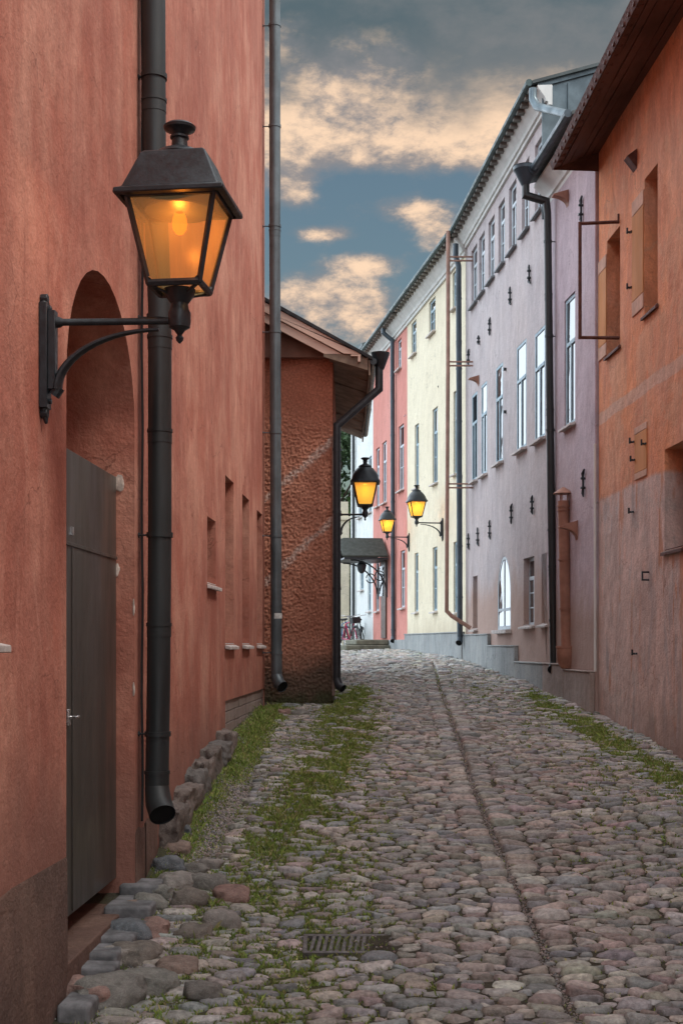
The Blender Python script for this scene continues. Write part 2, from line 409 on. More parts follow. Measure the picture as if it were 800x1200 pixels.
def window(par, w, r, dep, fm, sillm=None, split=.33, fw=.045, name='window', mull=True, base=0, sill_out=.07, label=None, bars=0):
    a, b, z0, z1 = r; o = base-dep
    m = MB(); t = .05; g = .004
    a2, b2, c2, d2 = a+g, b-g, z0+g, z1-g
    m.wbox(w, a2, a2+fw, c2, d2, o, o+t); m.wbox(w, b2-fw, b2, c2, d2, o, o+t)
    m.wbox(w, a2+fw, b2-fw, c2, c2+fw, o, o+t-.002); m.wbox(w, a2+fw, b2-fw, d2-fw, d2, o, o+t-.002)
    zt = d2-(d2-c2)*split
    m.wbox(w, a2+fw, b2-fw, zt-.03, zt+.03, o, o+t+.008)
    if mull: m.wbox(w, (a2+b2)/2-.025, (a2+b2)/2+.025, c2+fw, zt-.03, o, o+t+.004)
    for i in range(bars):
        zz = c2+fw+(zt-c2-fw)*(i+1)/(bars+1); m.wbox(w, a2+fw, b2-fw, zz-.012, zz+.012, o+.012, o+t-.003)
    f = m.build(name, fm, par, bevel=.004)
    if label: f['label'] = label
    p = MB(); p.add([w.P(a2+.01,c2+.01,o+.036), w.P(b2-.01,c2+.01,o+.036), w.P(b2-.01,d2-.01,o+.036), w.P(a2+.01,d2-.01,o+.036)], [(0,1,2,3)])
    p.build('pane', M['pane'], f)
    if sillm:
        s = MB(); s.hexa([w.P(a-.04,z0-.05,base+.003-dep*0), w.P(b+.04,z0-.05,base+.003), w.P(b+.04,z0-.06,base+sill_out), w.P(a-.04,z0-.06,base+sill_out),
                          w.P(a-.04,z0-.005,base+.003), w.P(b+.04,z0-.005,base+.003), w.P(b+.04,z0-.025,base+sill_out), w.P(a-.04,z0-.025,base+sill_out)])
        s.wbox(w, a+g, b-g, z0+.001, z0+.012, o+t, base+.002)
        s.build('sill', sillm, f, bevel=.005)
    return f

def downpipe(par, pts, r, mat, rings=(), clamps=(), w=None, spout=None, name='downpipe', n=16):
    m = MB(); m.tube(pts, r, n)
    P0 = [Vector(p) for p in pts]
    def at(z):
        for i in range(len(P0)-1):
            if min(P0[i].z, P0[i+1].z) <= z <= max(P0[i].z, P0[i+1].z) and abs(P0[i].z-P0[i+1].z) > .3:
                t = (z-P0[i].z)/(P0[i+1].z-P0[i].z); return P0[i].lerp(P0[i+1], t)
        return P0[-1]
    for z in rings:
        c = at(z); m.tube([(c.x,c.y,z-.012), (c.x,c.y,z+.012)], r*1.09, n)
        m.tube([(c.x,c.y,z-.09), (c.x,c.y,z-.012)], r*1.035, n)
    if spout:
        e = P0[-1]; d = Vector(spout)
        q = [e+Vector((0,0,.02)), e+d*.35+Vector((0,0,-.04)), e+d*1.0]
        m.tube(q, [r*1.02, r*1.08, r*1.12], n, caps=False)
    o = m.build(name, mat, par)
    if spout:
        d = (q[2]-q[1]).normalized(); k = MB()
        k.tube([q[2]-d*.02, q[2]-d*.012], r*1.05, n); k.build('spout_mouth', M['black'], o)
    for z in clamps:
        c = at(z); k = MB(); k.tube([(c.x,c.y,z-.018), (c.x,c.y,z+.018)], r*1.12, n)
        if w:
            # foot on the wall behind
            yy = c.y; s = (Vector((c.x,c.y,0))-Vector((w.P(yy,0).x, yy, 0))).dot(w.n)
            q2 = Vector((c.x,c.y,z)) - w.n*(s+.02)
            k.tube([(c.x,c.y,z), q2], .008, 6)
            k.tube([q2+w.t*.0, q2+w.n*.03], .02, 8)
        k.build('clamp', mat, o)
    return o

# ------------------------------------------------------------------ terracotta house, left
Y0L, Y1L, TOPL = -7., 18.0, 10.2
L = LEFT
th = thing('terracotta_house', L.P(5, -2.2), 'tall terracotta plastered house with an arched door niche filling the left side', 'house')
wins = [L.rect(243,253,608,685), (L.Y(264), L.Y(274), 0, 1.85), (L.Y(284), L.Y(292), 0, 1.82), (L.Y(301), L.Y(307), 0, 1.79)]
near_w = (4.9, 5.95, .02, 1.6)
ys, yn = L.Y(158), L.Y(78)
archz = dict(z0=-1.85, zs=1.55, zt=2.38)
arch = arch_loop(yn, ys, archz['z0'], archz['zs'], archz['zt'])
PL = -1.15
m = MB()
ysplit = L.Y(264)
outer = [(Y0L,-3.2), (5.,-3.2), (ysplit,-3.2+.9), (ysplit,-.62), (Y1L,-.62), (Y1L,TOPL), (Y0L,TOPL)]
front(m, L, outer, [arch]+[rect_loop(*r) for r in wins]+[rect_loop(*near_w)], [1.1]+[.28]*5)
shell(m, L, Y0L, Y1L, -2.2, TOPL, 9)
# gable end towards the outbuilding gets its own thickness edge
wl = m.build('wall', M['terracotta'], th)
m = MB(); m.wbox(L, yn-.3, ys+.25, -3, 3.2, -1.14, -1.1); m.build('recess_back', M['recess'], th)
m = MB(); m.wbox(L, yn+.003, ys-.003, -2.4, -1.83, -1.09, .012); m.build('door_sill', M['terra_plinth'], th, bevel=.01)
# far jamb lining, slightly worn

# plinth bands
def plinth_strip(a, b, tops, depth=.03):
    m = MB(); k = 14; random.seed(3)
    for i in range(k):
        y0, y1 = a+(b-a)*i/k, a+(b-a)*(i+1)/k
        t0 = tops(y0); t1 = tops(y1)
        m.hexa([L.P(y0,-3.3,.001), L.P(y1,-3.3,.001), L.P(y1,-3.3,depth), L.P(y0,-3.3,depth), L.P(y0,t0,.001), L.P(y1,t1,.001), L.P(y1,t1-.02,depth-.012), L.P(y0,t0-.02,depth-.012)])
    return m
def wob(y): return -1.22+.035*math.sin(y*3.1)+.03*math.sin(y*8.7+1)+.02*math.sin(y*21)
plinth_strip(Y0L, yn-.01, wob, .02).build('plinth', M['terra_plinth'], th)
plinth_strip(ys+.01, 10.05, lambda y: -1.36+.06*(y-ys)+.02*math.sin(y*19), .02).build('plinth', M['terra_plinth'], th)
m = MB()
for i in range(6):      # coursed foundation under the far windows
    z0 = -.62-.13*(i+1)
    y = ysplit
    while y < Y1L-.01:
        y2 = min(Y1L, y+random.uniform(.35,.6)); j = random.uniform(0,.012)
        m.wbox(L, y+.004, y2-.004, z0+.004, z0+.126, -.12, -.03+j); y = y2
m.wbox(L, ysplit, Y1L-.002, -1.5, -.622, -.2, -.05)
m.build('brick_foundation', M['tanplinth'], th, bevel=.006)
# rubble foundation stones protruding at the foot of the wall
def blob(mb_or, c, sx, sy, sz, seed, rot=0, boxy=.5, sub=3, amp=.16):
    bm = bmesh.new(); bmesh.ops.create_icosphere(bm, subdivisions=sub, radius=1)
    cr, sr = math.cos(rot), math.sin(rot)
    out = []
    for v in bm.verts:
        p = v.co.copy()
        mx = max(abs(p.x), abs(p.y), abs(p.z))
        p = p.lerp(p/mx*.86, boxy)
        d = 1+amp*mnoise.noise(p*1.2+Vector((seed*3.1, seed*1.7, 0)))+amp*.35*mnoise.noise(p*3.4+Vector((0, seed*2.3, 5)))
        p = Vector((p.x*sx*d, p.y*sy*d, p.z*sz*d))
        out.append((c[0]+p.x*cr-p.y*sr, c[1]+p.x*sr+p.y*cr, c[2]+p.z))
    bm.verts.index_update()
    mb_or.add(out, [[v.index for v in f.verts] for f in bm.faces], True); bm.free()
STONECOL = [(.24,.22,.205), (.30,.24,.21), (.26,.19,.165), (.19,.20,.215), (.34,.29,.25), (.22,.205,.17), (.30,.215,.195), (.15,.15,.155), (.36,.33,.30), (.25,.24,.24)]
def setcol(ob, cols):
    me = ob.data; at = me.color_attributes.new('col', 'FLOAT_COLOR', 'POINT')
    if isinstance(cols, tuple): cols = np.tile(np.array([*cols, 1.]), (len(me.vertices), 1))
    at.data.foreach_set('color', np.asarray(cols, dtype=np.float32).ravel())
y = 10.15; i = 0
while y < 13.7:
    ln = random.uniform(.38,.62); g = -dz(y+ln/2)
    m = MB(); c = L.P(y+ln/2, g+.13, .04)
    blob(m, c, random.uniform(.10,.17), ln*.56, random.uniform(.15,.24), 40+i, -math.atan(L.b)+random.uniform(-.08,.08), .93, 4, .34)
    o = m.build('foundation_stone', M['boulder'], th, sharp=60)
    setcol(o, random.choice([(.16,.135,.12), (.20,.165,.145), (.15,.14,.13)])); y += ln*.98; i += 1
for r in wins: window(th, L, r, .26, M['frame_dark'], M['sill'], split=.3, sill_out=.06)
window(th, L, near_w, .26, M['frame_dark'], M['sill'], split=.3, sill_out=.10)
for (x_, y_, a_, b_) in ((140,566,.035,.055),(137,668,.02,.04),(157,808,.008,.05),(157,712,.007,.06)):
    m = MB(); c = PX(x_, y_, ys-.004); blob(m, (c.x,c.y,c.z), a_, .004, b_, x_*.37, 0, 0, 3, .5); m.build('plaster_scar', M['patch_pale2'], th)
# steel door leaf
m = MB()
m.wbox(L, yn-.05, ys-.02, -1.68, 1.205, -.168, -.13)
dr = m.build('door', M['door_metal'], th, bevel=.004)
m = MB()
for z in (.62,):
    m.wbox(L, yn+.15, ys-.02, z-.012, z+.012, -.1298, -.120)
m.wbox(L, yn+.62, yn+.65, -1.66, .60, -.1298, -.122)
m.wbox(L, yn+.42, yn+.435, .63, 1.2, -.1298, -.124)
m.build('door_seam', M['door_metal'], dr, bevel=.003)
hy = L.Y(84, -.1)
m = MB(); m.wbox(L, hy-.01, hy+.05, -.50, -.40, -.1298, -.115); m.wbox(L, hy+.01, hy+.03, -.46, -.44, -.115, -.07)
m.wbox(L, hy+.005, hy+.06, -.455, -.437, -.07, -.058)
m.build('handle', M['chrome'], dr, bevel=.004)
m = MB(); m.wbox(L, hy+.1, hy+.13, .68, .73, -.1298, -.118); m.build('lock_plate', M['chrome'], dr)
# near downpipe
pc = lambda x, y: PX(x, y, 9.35)
pp = [pc(180,-60), pc(181,200), pc(187.5,360), pc(187.5,620), pc(186,800), pc(184,925)]
zr = lambda y: EZ+(HY-y)/F*9.35
downpipe(th, pp, .086, M['pipe_dark'], rings=[zr(y) for y in (118,395,505,732,905)], clamps=[zr(y) for y in (90,372,627,860)], w=L, spout=(.06,-.13,-.17), n=24)
# cable beside it
m = MB(); m.tube([L.P(L.Y(164),z,.018+.004*math.sin(z*5)) for z in np.linspace(-1.3,10,40)], .009, 6); m.build('cable', M['pipe_dark'], th)
# far corner downpipe
pc = lambda x, y: PX(x, y, 17.75)
zr2 = lambda y: EZ+(HY-y)/F*17.75
o = downpipe(th, [pc(322,-140), pc(322,300), pc(324,793)], .077, M['pipe_grey'], rings=[zr2(y) for y in (270,490,710)], clamps=[zr2(y) for y in (30,148,265,389,507,628,765)], w=L, spout=(.09,-.10,-.14), n=20)
m = MB(); c = pc(324,722); m.tube([(c.x,c.y,c.z-.035),(c.x,c.y,c.z+.04)], .0785, 20); m.build('sticker', M['label_white'], o)
m = MB(); m.prism(L, Y0L-.2, Y1L+.02, [(.45,TOPL-.05),(.45,TOPL+.08),(-4.5,TOPL+2.6),(-9.4,TOPL+.08),(-9.4,TOPL-.05)]); m.build('roof', M['rooftile'], th)

# ------------------------------------------------------------------ roughcast outbuilding
YB = 18.5; XB0, XB1 = -3.4, (390-HX)/F*YB; YBE = 23.9
bn = thing('roughcast_outbuilding', (XB1, YB, gz(YB)), 'low outbuilding in rough dark red roughcast with a pitched felt roof', 'building')
def rough_wall(p0, p1, z0, z1, step, amp):
    p0, p1 = Vector(p0), Vector(p1); d = p1-p0; n = Vector((d.y,-d.x,0)).normalized()
    nu = int(d.length/step)+1; nv = int((z1-z0)/step)+1
    vs = []
    for j in range(nv+1):
        z = z0+(z1-z0)*j/nv
        for i in range(nu+1):
            p = p0+d*(i/nu); q = Vector((p.x, p.y, z))
            h = mnoise.noise(q*26)*.7+mnoise.noise(q*48)*.6+mnoise.noise(q*5)*.3
            k = amp*(1. if z < EZ+2.9 else max(.25, 1-(z-EZ-2.9)*1.2))
            e = min(1, 12*min(i, nu-i)/nu) if False else 1
            vs.append(q+n*(h*k*e))
    fs = [(j*(nu+1)+i, j*(nu+1)+i+1, (j+1)*(nu+1)+i+1, (j+1)*(nu+1)+i) for j in range(nv) for i in range(nu)]
    return vs, fs
m = MB(); zb0 = gz(YB)-.5; zb1 = EZ+4.25
v, f = rough_wall((-1.35,YB,0), (XB1,YB,0), zb0, zb1, .0115, .024); m.add(v, f, True)
v, f = rough_wall((XB1+.012,YB-.004,0), (XB1+.03,YBE,0), zb0, zb1, .05, .014); m.add(v, f, True)
m.add([(XB0,YB+.03,zb0),(XB0,YBE,zb0),(XB1,YBE,zb0),(XB0,YB+.03,zb1),(XB0,YBE,zb1),(XB1,YBE,zb1),(-1.34,YB+.03,zb0),(-1.34,YB+.03,zb1)], [(0,1,4,3),(1,2,5,4),(0,6,7,3)])
m.build('wall', M['roughcast'], bn, sharp=180)
m = MB(); m.box(XB1-.012, XB1+.03, YB-.022, YB+.0, zb0+.6, EZ+3.0); m.build('corner_strip', M['tanplinth'], bn, bevel=.006)
# roof: slope .53 falling to the right
YF = 18.1
e0 = PX(434,418,YF); top0 = PX(330,361,YF)
sl = (top0.z-e0.z)/(top0.x-e0.x)
def rz(x): return e0.z+sl*(x-e0.x)
xr = -1.7
m = MB()
def slab(x0, x1, y0, y1, dt, db, sag=0):
    return [(x0,y0,rz(x0)-db),(x1,y0,rz(x1)-db),(x1,y1,rz(x1)-db-sag),(x0,y1,rz(x0)-db),(x0,y0,rz(x0)-dt),(x1,y0,rz(x1)-dt),(x1,y1,rz(x1)-dt-sag),(x0,y1,rz(x0)-dt)]
m.hexa(slab(xr, e0.x+.03, YF, 24.2, -.02, .035, .05))
m.hexa([(XB0-.6,YF,rz(xr)-(xr-XB0+.6)*.5),(xr,YF,rz(xr)-.04),(xr,24.2,rz(xr)-.04),(XB0-.6,24.2,rz(xr)-(xr-XB0+.6)*.5),(XB0-.6,YF,rz(xr)-(xr-XB0+.6)*.5+.06),(xr,YF,rz(xr)+.02),(xr,24.2,rz(xr)+.02),(XB0-.6,24.2,rz(xr)-(xr-XB0+.6)*.5+.06)])
rf = m.build('roof', M['felt'], bn, bevel=.008)
a = PX(381,414,YF+.045)
def board(px, y0, y1):
    P = [PX(x, y, YF) for x, y in px]; n_ = len(P)
    mb = MB(); mb.add([(p.x,YF+y0,p.z) for p in P]+[(p.x,YF+y1,p.z) for p in P], [tuple(range(n_)), tuple(range(n_, 2*n_))[::-1]]+[(i,(i+1) % n_,n_+(i+1) % n_,n_+i) for i in range(n_)])
    return mb
board([(300,348.5),(431,417.5),(431,421),(428,415),(402.5,414),(300,360)], .02, .045).build('barge_board', M['barge'], rf, bevel=.003)
board([(300,360.6),(401.5,414.3),(381,414.3),(300,371.5)], .05, .075).build('barge_board', M['barge'], rf, bevel=.003)
m = MB(); zt = a.z
m.box(-1.4, XB1+.28, YF+.08, YF+.10, zt-.0, zt+.9) if False else m.add([(-1.5,YF+.25,zt-.01),(XB1+.1,YF+.25,zt-.01),(XB1+.1,YF+.25,rz(XB1+.1)-.05),(-1.5,YF+.25,rz(-1.5)-.05),(-1.5,YB-.03,zt-.01),(XB1+.1,YB-.03,zt-.01)], [(0,1,2,3),(0,4,5,1)])
m.build('gable_boarding', M['bargedark'], rf)
board([(379,413.5),(431,414.5),(431,433),(379,417)], .050, .062).build('soffit_end_board', M['soffit_tan'], rf)
# soffit boards under the side eave
nb = 7
for j in range(nb):
    y0 = YF+.06+(24.1-YF-.06)*j/nb; y1 = YF+.06+(24.1-YF-.06)*(j+1)/nb-.012
    m = MB(); sg = .012*math.sin(j*2.2); x0 = XB1-.05; x1 = e0.x-.03
    zi, ze = zt-.02+sg, rz(x1)-.15-.02*sg-.06*(j/nb)
    m.hexa([(x0,y0,zi-.02),(x1,y0,ze-.02),(x1,y1,ze-.02),(x0,y1,zi-.02),(x0,y0,zi),(x1,y0,ze),(x1,y1,ze),(x0,y1,zi)])
    m.build('soffit_board', M['soffit_tan'], rf, bevel=.003)
m = MB(); m.box(e0.x-.025, e0.x+.0, YF+.05, 24.15, rz(e0.x)-.25, rz(e0.x)-.03); m.build('fascia', M['soffit_tan'], rf)
m = MB(); p0 = PX(411,416,YF+.03); m.box(p0.x, p0.x+.14, YF+.0, YF+.045, p0.z-.02, p0.z+.0); m.box(p0.x+.10, p0.x+.135, YF+.0, YF+.045, p0.z-.1, p0.z-.021); m.build('barge_bracket', M['barge'], rf)
# funnel and pipe
YP = 18.28
q = lambda x, y, Y=YP: PX(x, y, Y)
dp = downpipe(bn, [q(444,428), q(444,456), q(394.6,499), q(394.6,797)], .056, M['iron'], rings=[zr2(0)*0+q(0,y).z for y in (560,650,770)], clamps=[q(0,y).z for y in (527,600,690)], spout=(.09,-.06,-.12), n=16)
m = MB(); c = q(445.5,433)
s_ = YP/F
m.lathe([(.052,0),(.125,.20),(.132,.235),(.135,.235),(.12,.22)], (c.x,c.y,c.z), 24)
m.build('funnel', M['iron'], dp)
m = MB(); m.tube([(e0.x+.04,YF+.02,rz(e0.x)-.06),(e0.x+.04,24.2,rz(e0.x)-.10)], .05, 10); m.build('gutter', M['iron'], rf)

# ------------------------------------------------------------------ right-hand houses
def eave(par, w, a, b, wall_top, eave_z, off, D, slope=.32, gut='gutter_green', cmat='cornice', tile=True, two=False):
    m = MB(); zr_ = eave_z
    rid = slope*(D/2+off)
    m.prism(w, a, b, [(off,zr_),(off,zr_+.05),(-D/2,zr_+rid+.05),(-D-off,zr_+.05),(-D-off,zr_),(-D/2,zr_+rid)])
    rf = m.build('roof', M['rooftile'], par)
    m = MB(); wt = wall_top
    h = eave_z-wt
    prof = [(-.02,wt),(.045,wt),(.05,wt+h*.16),(.085,wt+h*.2),(.09,wt+h*.3),(.11,wt+h*.42),(off*.72,wt+h*.82),(off*.74,wt+h*.93),(-.02,wt+h*.98)]
    m.prism(w, a+.006, b-.006, prof); m.build('cornice', M[cmat], par, bevel=.004)
    m = MB(); g = .055
    m.tube([w.P(a+.02,eave_z+.02,off+.05), w.P(b-.02,eave_z+.02,off+.05)], g, 10); m.build('gutter', M[gut], rf)
    if tile:
        y = a+.1
        while y < b-.1:
            m = MB(); m.wbox(w, y, y+.13, eave_z-.075, eave_z-.004, off*.55, off+.03); y += .27
            m.build('rafter_end', M['tan_rafter'], rf, bevel=.01)
    return rf

def anchor(par, w, x, y0, y1, base=0):
    z0, z1 = w.z(x, y1), w.z(x, y0); Y = w.Y(x); zm = (z0+z1)/2; h = (z1-z0)/2
    r = random.uniform(-.05,.05); m = MB()
    o = base+.03
    pts = [w.P(Y-.03+r,zm+h,o), w.P(Y+.02,zm+h*.75,o), w.P(Y,zm+h*.3,o), w.P(Y-.0,zm-h*.3,o), w.P(Y+.02,zm-h*.75,o), w.P(Y-.03-r,zm-h,o)]
    m.tube(pts, [.012,.02,.017,.017,.02,.012], 6)
    for zz in (zm+h*.35, zm-h*.35): m.tube([w.P(Y,zz,base+.002), w.P(Y,zz,base+.065)], .018, 6)
    m.tube([w.P(Y-.045,zm-h*.35,o+.02), w.P(Y+.045,zm-h*.35,o+.02)], .012, 6)
    return m.build('wall_anchor', M['iron'], par)
def vent_hood(par, w, x0, x1, y0, y1, mat, base=0, label=None):
    Y = w.Y(x1); z1, z0 = w.z(x1, y0), w.z(x1, y1); h = z1-z0; d = h*.95; W = .13; t = .012
    cv = [(base+.002,z1)]+[(base+.002+d*math.sin(a_), z1-.02-h*.35*(1-math.cos(a_))) for a_ in (1.57,)]
    m = MB()
    # curved-under quarter hood
    n = 8; P1 = []; P2 = []
    for i in range(n+1):
        a_ = i/n*math.pi/2
        o_ = base+.003+d*(1-math.sin(a_)); zz = z0+h*.0+(h*.62)*(math.cos(a_))*1.
        P1.append((o_, zz))
    top = [(base+.003,z1),(base+.003+d,z0+h*.62+.02)]
    prof = top+P1
    m.prism(w, Y-W/2+W, Y+W/2+W, prof)
    o = m.build('vent_hood', mat, par, bevel=.003)
    if label: o['label'] = label
    return o

# --- lilac house (tall)
w = LILAC
YA, YZ = 19.9, 27.1
lh = thing('lilac_house', w.P(YZ-3, -.8), 'tall lilac pink house with a row of recessed attic windows and a white cornice', 'house')
mid = [w.rect(552.8,559,461,563), w.rect(563.7,570.3,449,556), w.rect(580.8,589,428,542), w.rect(605,616.4,402,526.5), w.rect(626.4,638.5,386,514.6)]
mid = [(a, b, z0, z1) for a, b, z0, z1 in mid]
att = [w.rect(552,558.7,290,355.5), w.rect(561,567.5,276,343.7), w.rect(571.8,579,257,328), w.rect(583.6,591,235.6,310.4), w.rect(596,604.5,214,291.4), w.rect(611,619.7,189,271), w.rect(626.4,635.4,163,250)]
za = sum(r[2] for r in att)/7; zb = min(8.28, sum(r[3] for r in att)/7)
att = [(a, b, za, zb) for a, b, _, _ in att]
gr = [w.rect(553.8,559,675,737), w.rect(613,625.5,653,733), w.rect(634,644,648,731)]
ar = w.rect(582.7,598,651.5,738)
arl = arch_loop(ar[0], ar[1], ar[2], ar[3]-(ar[1]-ar[0])*.62, ar[3], 16)
m = MB()
front(m, w, [(YA,-1.3),(YZ,-1.3),(YZ,8.5),(YA,8.5)], [rect_loop(*r) for r in mid+att+gr]+[arl], [.07]*5+[.12]*7+[.16]*3+[.2])
shell(m, w, YA, YZ, -1.3, 8.5, 9)
m.build('wall', M['lilac'], lh)
for r in mid: window(lh, w, r, .05, M['frame_blue'], M['sill'], split=.34, fw=.05, sill_out=.10)
for r in att: window(lh, w, r, .10, M['frame_white'], M['sill_dark'], split=.3, fw=.06, sill_out=.08, bars=1)
for r in gr: window(lh, w, r, .14, M['frame_white'], M['sill'], split=.3, fw=.05, sill_out=.09, bars=2)
# arched window
f = MB(); a, b, z0, z1 = ar; zs = z1-(b-a)*.62; o = -.055
f.wbox(w, a+.004, a+.06, z0+.004, zs, o, o+.05); f.wbox(w, b-.06, b-.004, z0+.004, zs, o, o+.05); f.wbox(w, a+.06, b-.06, z0+.004, z0+.07, o, o+.048)
f.wbox(w, (a+b)/2-.025, (a+b)/2+.025, z0+.07, z1-.06, o, o+.052); f.wbox(w, a+.06, b-.06, zs-.3, zs-.25, o, o+.054)
lo = arch_loop(a+.004, b-.004, zs, zs, z1-.004, 16)[2:]; li = arch_loop(a+.06, b-.06, zs, zs, z1-.06, 16)[2:]
n = len(lo); vs = [w.P(p[0],p[1],o+.05) for p in lo]+[w.P(p[0],p[1],o+.05) for p in li]+[w.P(p[0],p[1],o) for p in li]
f.add(vs, [(i,i+1,n+i+1,n+i) for i in range(n-1)]+[(n+i,n+i+1,2*n+i+1,2*n+i) for i in range(n-1)])
fo = f.build('arched_window', M['frame_white'], lh)
p = MB(); lp = arch_loop(a+.01, b-.01, z0+.01, zs, z1-.01, 16); p.add([w.P(s,z,o+.042) for s, z in lp], [tuple(range(len(lp)))]); p.build('pane', M['pane'], fo)
s = MB(); s.wbox(w, a-.06, b+.06, z0-.07, z0-.005, .003, .11); s.build('sill', M['sill'], fo, bevel=.006)
# stepped plinth
for (x0, x1, yt) in ((544.5,575,744.7), (575,607,758), (607,646,778)):
    ya, yb = w.Y(x1), w.Y(x0); zt_ = w.z((x0+x1)/2, yt)
    m = MB(); y = ya+.003
    m.wbox(w, max(ya, YA)+.003, min(yb, YZ)-.003, -1.4, zt_, .002, .075)
    m.wbox(w, max(ya, YA)+.003, min(yb, YZ)-.003, zt_+.001, zt_+.03, .002, .09)
    m.build('plinth', M['granite'], lh, bevel=.01)
rf = eave(lh, w, YA-.12, YZ+.06, 8.34, 8.66, .29, 9, slope=.30)
# sheet-metal clad gable above the lower annexe roof
m = MB(); m.add([w.P(YA-.02,6.6,.12), w.P(YA-.02,6.6,-9), w.P(YA-.02,8.66,-9), w.P(YA-.02,8.66+.3*4.6,-4.5), w.P(YA-.02,8.66,.12),
                 w.P(YA-.001,6.6,.12), w.P(YA-.001,6.6,-9), w.P(YA-.001,8.66,-9), w.P(YA-.001,8.66+.3*4.6,-4.5), w.P(YA-.001,8.66,.12)],
                [(0,1,2,3,4),(9,8,7,6,5),(0,5,6,1),(0,4,9,5),(4,3,8,9)])
cl = m.build('metal_cladding', M['zinc'], lh)
m = MB()
for o in (-.30,-.95,-1.6,-2.3): m.wbox(w, YA-.055, YA-.022, 6.7, 8.66+.3*(-o)-.03, o, o+.02)
m.build('cladding_seam', M['zinc'], cl, bevel=.004)
m = MB(); m.add([w.P(YA-.06,8.70,.2), w.P(YA-.06,8.70+.3*4.7,-4.5), w.P(YA+.2,8.70+.3*4.7+.02,-4.5), w.P(YA+.2,8.72,.2), w.P(YA-.06,8.62,.2), w.P(YA-.06,8.62+.3*4.7,-4.5)], [(0,1,2,3),(0,4,5,1)]); m.build('verge_flashing', M['zinc'], lh)
for x, y0, y1 in ((599,336,358),(621.6,310,333),(575,373,393),(562,393,404),(550,410,428),(550,625,644),(561,618,640),(575,609.5,632),(600.5,591,614),(625,581,602.5)): anchor(lh, w, x, y0, y1)
vent_hood(lh, w, 555, 562, 438.6, 451, M['flue'], label='small brown vent hood between the window rows')
m = MB(); m.wbox(w, w.Y(593), w.Y(593)+.05, w.z(593,434), w.z(593,434)+.05, .002, .05); m.wbox(w, w.Y(593), w.Y(593)+.05, w.z(593,484), w.z(593,484)+.05, .002, .05); m.build('hook', M['iron'], lh)
# overhead overflow pipe from the upper gutter to the lower one
m = MB(); m.tube([PX(624,104,19.5), PX(624,116,19.5), PX(629,125,19.45), PX(664,134,18.3), PX(668,143,18.1)], .06, 14)
for c_ in (.0,): pass
m.build('overflow_pipe', M['zinc'], lh)
# blue downpipe at the joint with the yellow house
q = lambda x, y, Y=26.95: PX(x, y, Y)
downpipe(lh, [q(533.5,286), q(533.5,300), q(537,312), q(538.5,748)], .06, M['pipe_blue'], rings=[q(0,y).z for y in (400,560,660)], clamps=[q(0,y).z for y in (350,432,494,558,640,700)], w=None, spout=(-.03,-.06,-.1), n=14)
# free-standing brown pipe held off the corner
q = lambda x, y, Y=26.3: PX(x, y, Y)
m = MB(); m.tube([q(524.8,271), q(524.5,424), q(523,700), q(523,716), q(529,722), q(551,736)], .042, 10)
vp = m.build('vent_pipe', M['copper'], lh)
for y in (301, 424, 567):
    m = MB(); c = q(524,y); e = w.P(26.3, c.z-EZ, .0)
    m.tube([c, e], .018, 6); m.tube([c+Vector((0,0,-.08)), e+Vector((0,0,-.08))], .018, 6); m.build('pipe_bracket', M['copper'], vp)
# low annexe
w = LILAC; YN = 17.22
an = thing('pink_annexe', w.P(18.5, -.9), 'dusky pink lower house section with a flue pipe, between lilac and orange walls', 'house')
fw_ = w.rect(664.4,677,347,498)
m = MB(); front(m, w, [(YN-.01,-1.5),(YA-.03,-1.5),(YA-.03,7.0),(YN-.01,7.0)], [rect_loop(*fw_)], [.08], off=.045)
p = [w.P(YA-.03,z,o) for z in (-1.5,7.0) for o in (.045,.0)]; m.add(p, [(0,1,3,2)])
p = [w.P(YN-.01,z,o) for z in (-1.5,7.0) for o in (.045,-.6)]; m.add(p, [(0,1,3,2)])
m.build('wall', M['annexe'], an)
window(an, w, fw_, .07, M['frame_blue'], M['sill'], split=.36, fw=.055, base=.045, sill_out=.09)
for y0, y1, zt_ in ((18.62, YA-.03, w.z(655,779)), (YN-.0, 18.6, w.z(683,787))):
    m = MB(); m.wbox(w, y0, y1, -1.6, zt_, .047, .12); m.wbox(w, y0, y1, zt_+.001, zt_+.025, .047, .135); m.build('plinth', M['tanplinth'], an, bevel=.01)
rf = eave(an, w, YN+.0, YA-.06, 6.78, 7.12, .36, 6, slope=.25, gut='pipe_blue', tile=False)
anchor(an, w, 650.5, 566, 591, .045); anchor(an, w, 689, 550.5, 582, .045); anchor(an, w, 686.4, 231, 261, .045)
vent_hood(an, w, 655, 671, 220, 239, M['flue'], .045, 'upper terracotta vent hood under the annexe cornice')
vent_hood(an, w, 665, 682, 609, 632, M['flue'], .045, 'lower terracotta vent hood beside the flue pipe')
q = lambda x, y, Y=19.35: PX(x, y, Y)
dp = downpipe(an, [q(615.5,213), q(615.5,229), q(639.5,236), q(641,250), q(645.5,600), q(648.5,778)], .058, M['pipe_dark'], rings=[q(0,y).z for y in (345,480,668,735)], clamps=[q(0,y).z for y in (283,394,504,621,664,727)], w=w, spout=(-.05,-.07,-.09), n=16)
m = MB(); c = q(615,218)
m.lathe([(.055,0),(.165,.22),(.18,.235),(.185,.29),(.19,.29),(.17,.27)], (c.x,c.y,c.z), 24); m.build('funnel', M['pipe_blue'], dp)
m = MB(); m.tube([c+Vector((.08,-.02,.25)), w.P(19.2,7.12,.41)], .07, 12); m.build('gutter_outlet', M['pipe_blue'], rf)
